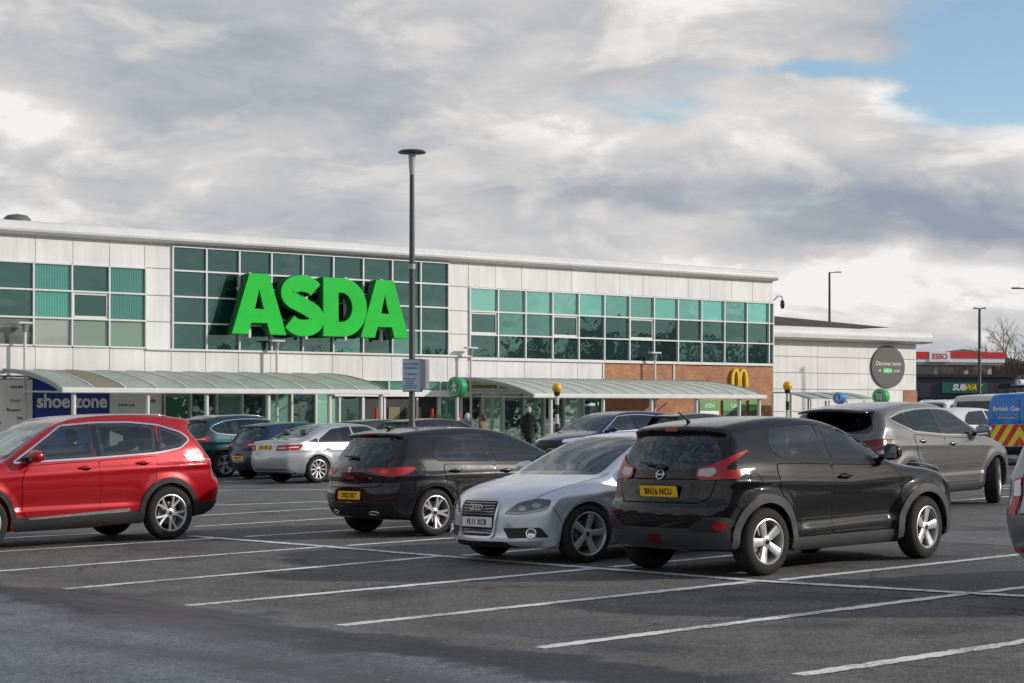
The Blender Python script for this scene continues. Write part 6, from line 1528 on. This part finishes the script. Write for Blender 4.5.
far_car('suv', 'deep purple sport utility car facing the camera behind the silver saloon', paint('purple', (.018, .012, .095), .5, .3), None, (1.36, 0), 228, 'five_y', P0=(2.55, 52.3), zs=.93, group=ROW, txt='PJ68 LWB')
far_car('hatchback', 'dark grey hatchback roof showing just beyond the silver saloon', paint('dgrey', (.05, .052, .055), .5, .3), None, (1.35, 0), 50.5, P0=tuple(at(397, 57.5).xy), group='cars in the far row', txt='FE18 UHX')
far_car('hatchback', 'black hatchback roof showing over the graphite hatchback', paint('black2', (.012, .012, .014), .3, .3), None, (1.35, 0), 50.5, P0=tuple(at(446, 55.0).xy), group='cars in the far row', txt='WN15 RGO')
far_car('hatchback', 'dark green hatchback hidden between the purple car and the black crossover', paint('green', (.010, .03, .025), .4, .3), None, (1.35, 0), 50.5, P0=tuple(at(706, 53.5).xy), group=ROW, txt='DK17 PYC')
far_car('hatchback', 'white hatchback beyond the bonnet of the grey sport utility car', paint('white', (.60, .60, .59), .0, .35), None, (1.35, 0), 50.5, P0=tuple(at(972, 52).xy), group='cars in the far row', txt='LC66 VTN')
far_car('suv', 'white sport utility car with roof rails in front of the sandwich shop', paint('white2', (.62, .62, .60), .0, .35), None, (1.35, 0), 40, P0=tuple(at(952, 76).xy), group='cars in the far row', txt='SD20 HJR', rails=True)
far_car('hatchback', 'small silver hatchback farthest away under the sandwich shop sign', paint('silver3', (.5, .52, .55), .5, .35), None, (1.35, 0), 70, P0=tuple(at(930, 96).xy), group='cars in the far row', txt='AO14 ZSK', h=.05)

def edge_car():
    GP = paint('pale_grey', (.26, .265, .275), .6, .34)
    c = Car(SPEC['large_suv'], 'pale grey car cut off by the picture edge with upright red and white tail light', 'car', GP, h=.024)
    c.window([(2.24, 1.125), (1.10, 1.165), (1.07, 1.535), (1.50, 1.51)], 'LR', r=.035); c.window([(1.01, 1.17), (-.25, 1.30), (-.22, 1.50), (.5, 1.535), (.99, 1.545)], 'LR', GLASSD, r=.03)
    c.window([(.70, 1.165), (-.70, 1.165), (-.57, 1.565), (.57, 1.565)], 'F', name='windscreen', r=.06); c.window([(.66, 1.10), (-.66, 1.10), (-.70, 1.20), (-.58, 1.49), (.58, 1.49), (.70, 1.20)], 'B', GLASSD, name='rear_window', r=.05, band=.05)
    c.door(front_door(c, 1.055, .40, 2.20, 2.12), handle=(1.26, 1.0)); c.door(rear_door(c, 1.05, .40, .18, .08), handle=(.40, 1.06)); c.archtrim(GP, .03, .004)
    for sg in (1, -1):
        f = ('A', 180 - 40 * sg, -.80, .72 * sg); U = lambda q: [(-u * sg, v) for u, v in q]
        t = c.patch('tail_light', roundpoly(U([(-.10, .73), (.0, .73), (.025, 1.02), (-.06, 1.04)]), .02), f, RED, .014)
        c.patch('lamp_lens', roundpoly(U([(-.085, .88), (.0, .88), (.014, 1.0), (-.06, 1.02)]), .015), f, WHITEL, .019, parent=t)
        c.patch('rear_reflector', roundpoly(U([(-.2, .41), (.15, .41), (.15, .45), (-.2, .45)]), .01), f, RED, .008)
        c.patch('headlight', roundpoly([(u * sg, v) for u, v in [(-.12, .80), (.22, .83), (.40, .95), (.18, .95), (-.10, .88)]], .03), ('A', 48 * sg, 3.2, .64 * sg), WHITEL, .006)
    c.patch('bumper_cladding', roundpoly([(-.86, .22), (.86, .22), (.84, .30), (-.84, .30)], .03), 'B', BLACK, .008)
    c.plate('B', .98, 'GX61 TBE', PLATEY, off=.016); c.seam([(-.66, 1.10), (-.64, .74), (.64, .74), (.66, 1.10)], 'B', w=.010)
    c.mirrors(2.06, 1.13, GP); c.interior(1.10, .18, .68); c.wheels('ten'); c.finish(); c.place((1000, 603), (-.98, .80), 50.5)
edge_car()

def van(label, body, px, Y, hd, livery):
    c = Car(SPEC['van'], label, 'van', body, h=.035); VW = GLASSD
    c.window([(2.42, 1.10), (1.42, 1.10), (1.40, 1.60), (1.75, 1.58)], 'LR', r=.04); c.window([(.70, 1.14), (-.70, 1.14), (-.66, 1.66), (.66, 1.66)], 'F', name='windscreen', r=.06)
    if not livery: c.window([(.66, 1.10), (-.66, 1.10), (-.62, 1.60), (.62, 1.60)], 'B', GLASSD, name='rear_window', r=.06)
    c.door(front_door(c, 1.38, .34, 2.35, 2.3), handle=(1.52, .95)); c.archtrim(BLACK, .04, .006)
    c.seam([(0, .40), (0, 1.74)], 'B', w=.014); c.seam([(-.78, .40), (-.78, 1.72)], 'B'); c.seam([(.78, .40), (.78, 1.72)], 'B')
    c.patch('bumper_cladding', roundpoly([(-.84, .30), (.84, .30), (.84, .46), (-.84, .46)], .03), 'B', BLACK, .010)
    for sg in (1, -1): c.patch('tail_light', roundpoly([(.74 * sg, .62), (.86 * sg, .62), (.86 * sg, 1.02), (.76 * sg, 1.02)], .02), 'B', RED, .010)
    if livery:
        YE = mat('chevron_yellow', (.75, .70, .04), .4); CR = mat('chevron_red', (.62, .03, .03), .4); wv = 1.46; base = c.patch('chevron_panel', [(-.735, .48), (.735, .48), (.735, 1.03), (-.735, 1.03)], 'B', YE, .006)
        for sg in (1, -1):
            for k in range(-1, 4):
                u0 = .02 + k * .30; pl = [(u0, .485), (u0 + .15, .485), (u0 + .15 - .55 * .62, 1.025), (u0 - .55 * .62, 1.025)]
                pl = clip_u([(u, v) for u, v in pl], .005, .73)
                if len(pl) > 2: c.patch('chevron_stripe', [(u * sg, v) for u, v in pl], 'B', CR, .009, parent=base)
        for txt, y, z, sz, m in (('British Gas', .33, 1.42, .155, mat('van_white', (.85, .87, .88), .4)), ('Here to solve', .33, 1.20, .08, mat('van_small', (.65, .45, .45), .4))):
            M = c.surf('B', y, z, .006); link('lettering', xform(text_mesh(txt, sz, .004, .003), M), m, c.root)
        c.plate('B', .75, 'HN70 WCE', PLATEY, y=-.35, off=.014)
        s = tag(empty('roof_rack'), 'black ladder rack with a white tube on top of the blue van', 'roof rack')
        for x in (-.3, .6, 1.4): MB().tube([(x, -.68, 1.82), (x, -.68, 1.98), (x, .68, 1.98), (x, .68, 1.82)], .025, 8).build('crossbar', BLACK, s)
        for y in (-.62, .62): MB().tube([(-.55, y, 2.01), (1.6, y, 2.01)], .025, 8).build('side_rail', BLACK, s)
        MB().tube([(-.6, .05, 2.08), (2.0, .05, 2.08)], .075, 12).build('pipe_tube', POSTW, s); MB().box((-.6, .4, 2.0), (.1, .3, .14), None, .02).build('beacon_box', BLACK, s)
    else: c.plate('B', .75, 'EY17 BNL', PLATEY, off=.014)
    c.mirrors(2.2, 1.12, BLACK); c.interior(1.5, .9, .7); c.wheels('five_y', y=.78); c.finish(); c.place(None, (-.8, .86), hd, P0=tuple(at(px, Y).xy))
    if livery: s.matrix_world = c.M.copy()
def clip_u(p, lo, hi):
    for s, b in ((1, lo), (-1, -hi)):
        out = []
        for i, q in enumerate(p):
            a = p[i - 1]; ia, iq = a[0] * s >= b, q[0] * s >= b
            if ia != iq: t = (b / s - a[0]) / (q[0] - a[0]); out.append((b / s, a[1] + t * (q[1] - a[1])))
            if iq: out.append(q)
        p = out
        if not p: break
    return p
van('bright blue van with red and yellow chevrons across its back doors', paint('van_blue', (.008, .20, .62), .0, .3), 986, 48, 30, True)
van('plain white van with dark rear glass beyond the grey sport utility car', paint('van_white', (.62, .62, .60), .0, .35), 950, 62, 40, False)

# ------------------------------------------------------------------ people by the entrance
def person(label, p, hd, H, coat, trouser, hair, skin=(.42, .25, .18), stride=.18, hood=False, long_coat=True):
    s = tag(empty('person', (p.x, p.y, gz(p.x)), R(90 - hd)), label, 'person'); k = H / 1.75     # local +x is ahead
    def parts(x, y, z):
        D = smax(ellip(x, y, z, (0, 0, 1.16 * k), (.125 * k, .19 * k, .36 * k)), z - 1.47 * k, .06)
        D = smin(D, ellip(x, y, z, (0, 0, .92 * k), (.12 * k, .165 * k, .17 * k)), .06)
        D = smin(D, capsule(x, y, z, (0, 0, 1.38 * k), (.015, 0, 1.56 * k), .062 * k, .055 * k), .05)
        D = smin(D, ellip(x, y, z, (.02, 0, 1.645 * k), (.098 * k, .075 * k, .112 * k)), .02)
        D = smin(D, ellip(x, y, z, (.115 * k, 0, 1.63 * k), (.022, .014, .026)), .012)
        for sg in (1, -1):
            D = smin(D, ellip(x, y, z, (.01, .078 * k * sg, 1.64 * k), (.022, .010, .03)), .008)
            sx = stride * sg; hip = (0, .085 * k * sg, .90 * k); kn = (sx * .6 + .03, .085 * k * sg, .49 * k); an = (sx - .02, .085 * k * sg, .09 * k)
            D = smin(D, capsule(x, y, z, hip, kn, .085 * k, .058 * k), .03); D = smin(D, capsule(x, y, z, kn, an, .058 * k, .04 * k), .02)
            D = smin(D, capsule(x, y, z, (an[0] - .04, an[1], .045), (an[0] + .15, an[1] + .015 * sg, .035), .045, .036), .02)
            sh = (0, .175 * k * sg, 1.40 * k); el = (-.05 - sx * .3, .225 * k * sg, 1.12 * k); ha = (.06 - sx * .6, .215 * k * sg, .88 * k)
            D = smin(D, capsule(x, y, z, sh, el, .062 * k, .048 * k), .04); D = smin(D, capsule(x, y, z, el, ha, .046 * k, .032 * k), .02)
            pm = (ha[0] + .01, ha[1], ha[2] - .05); D = smin(D, ellip(x, y, z, pm, (.038, .018, .05)), .015)
            for f in range(4):
                fx = pm[0] - .027 + f * .018; ln = (.066, .078, .072, .056)[f]; a = (fx, pm[1], pm[2] - .035); b = (fx + .004, pm[1] - .006 * sg, pm[2] - .035 - ln * .55); e = (fx + .012, pm[1] - .020 * sg, pm[2] - .035 - ln)
                D = np.minimum(D, capsule(x, y, z, a, b, .0085, .0082)); D = np.minimum(D, capsule(x, y, z, b, e, .0082, .007))
            D = smin(D, capsule(x, y, z, (pm[0] + .03, pm[1], pm[2] + .01), (pm[0] + .055, pm[1] - .012 * sg, pm[2] - .045), .011, .008), .008)
        return D
    V, F = solid(parts, (-.45, -.36, -.02), (.50, .36, 1.80 * k), .013, 2); F = F[:, ::1]
    me = mesh_from(V.tolist(), F.tolist(), True)
    ms = [mat('skin', skin, .55), mat('trousers_' + trouser[0], trouser[1], .8, var=.15, vscale=15), mat('shoe_dark', (.02, .018, .016), .6)]
    for m in ms: me.materials.append(m)
    for p_ in me.polygons: c = p_.center; p_.material_index = 2 if c.z < .085 * k else 1 if c.z < .95 * k and abs(c.y) < .165 * k else 0
    o = bpy.data.objects.new('body', me); COL.objects.link(o); o.parent = s
    # coat: follows torso and arms a little outside them and ends at cuffs and hem
    def coatf(x, y, z):
        D = smax(ellip(x, y, z, (0, 0, 1.14 * k), (.155 * k, .22 * k, .40 * k)), z - 1.50 * k, .05)
        D = smin(D, capsule(x, y, z, (0, 0, .72 * k if long_coat else .92 * k), (0, 0, 1.1 * k), .185 * k, .15 * k), .06)
        D = smin(D, capsule(x, y, z, (-.01, 0, 1.42 * k), (0, 0, 1.53 * k), .085 * k, .075 * k), .04)
        for sg in (1, -1):
            sx = stride * sg; sh = (0, .175 * k * sg, 1.40 * k); el = (-.05 - sx * .3, .225 * k * sg, 1.12 * k); ha = (.06 - sx * .6, .215 * k * sg, .90 * k)
            D = smin(D, capsule(x, y, z, sh, el, .080 * k, .064 * k), .04); D = smin(D, capsule(x, y, z, el, ha, .062 * k, .05 * k), .02)
        if hood: D = smin(D, ellip(x, y, z, (-.10, 0, 1.50 * k), (.09, .12, .08)), .03)
        D = smax(D, (.62 if long_coat else .86) * k - z, .02)
        return D + .006 * np.sin(z * 40 + 3 * np.sin(y * 9)) * sstep(1.45 * k, 1.2 * k, z)
    V, F = solid(coatf, (-.45, -.40, .5), (.45, .40, 1.72 * k), .022, 2); link('coat', mesh_from(V.tolist(), F.tolist(), True), mat('coat_' + coat[0], coat[1], .85, var=.2, vscale=9), s)
    def hairf(x, y, z):
        D = ellip(x, y, z, (-.005, 0, 1.665 * k), (.112 * k, .090 * k, .112 * k)); D = smin(D, ellip(x, y, z, (-.06, 0, 1.60 * k), (.06, .078, .09)), .03)
        D = smax(D, -ellip(x, y, z, (.13, 0, 1.60 * k), (.095, .12, .10)), .02); return D + .004 * np.sin(x * 90) * np.sin(y * 80 + z * 60)
    V, F = solid(hairf, (-.2, -.16, 1.4 * k), (.2, .16, 1.85 * k), .014, 1); link('hair', mesh_from(V.tolist(), F.tolist(), True), mat('hair_' + hair[0], hair[1], .7, var=.25, vscale=40), s)
    e = MB()
    for sg in (1, -1): Vv, Ff = superell((.103 * k, .030 * k * sg, 1.655 * k), (.010, .012, .008), 1, 10, 6); e.add(Vv, Ff)
    e.build('eyes', mat('eye_dark', (.03, .025, .02), .3), s, smooth=True)
    mth = MB(); Vv, Ff = superell((.098 * k, 0, 1.585 * k), (.010, .022, .006), 1, 10, 6); mth.add(Vv, Ff); mth.build('mouth', mat('lips', (.30, .12, .10), .5), s, smooth=True)
person('grey-haired person in a dark knee-length coat walking towards the entrance', at(529, 66), 15, 1.72, ('black', (.018, .018, .02)), ('black', (.02, .02, .025)), ('grey', (.42, .41, .40)), hood=True)
person('brown-haired person in a tan jacket by the entrance glass', at(483, 62), -60, 1.52, ('tan', (.20, .14, .09)), ('blue', (.03, .04, .08)), ('brown', (.09, .05, .03)), long_coat=False)
person('person with pale grey hair in a grey jacket near the green drum sign', at(467.5, 64), 30, 1.56, ('grey', (.16, .16, .17)), ('grey', (.08, .08, .09)), ('pale', (.45, .44, .43)), long_coat=False)
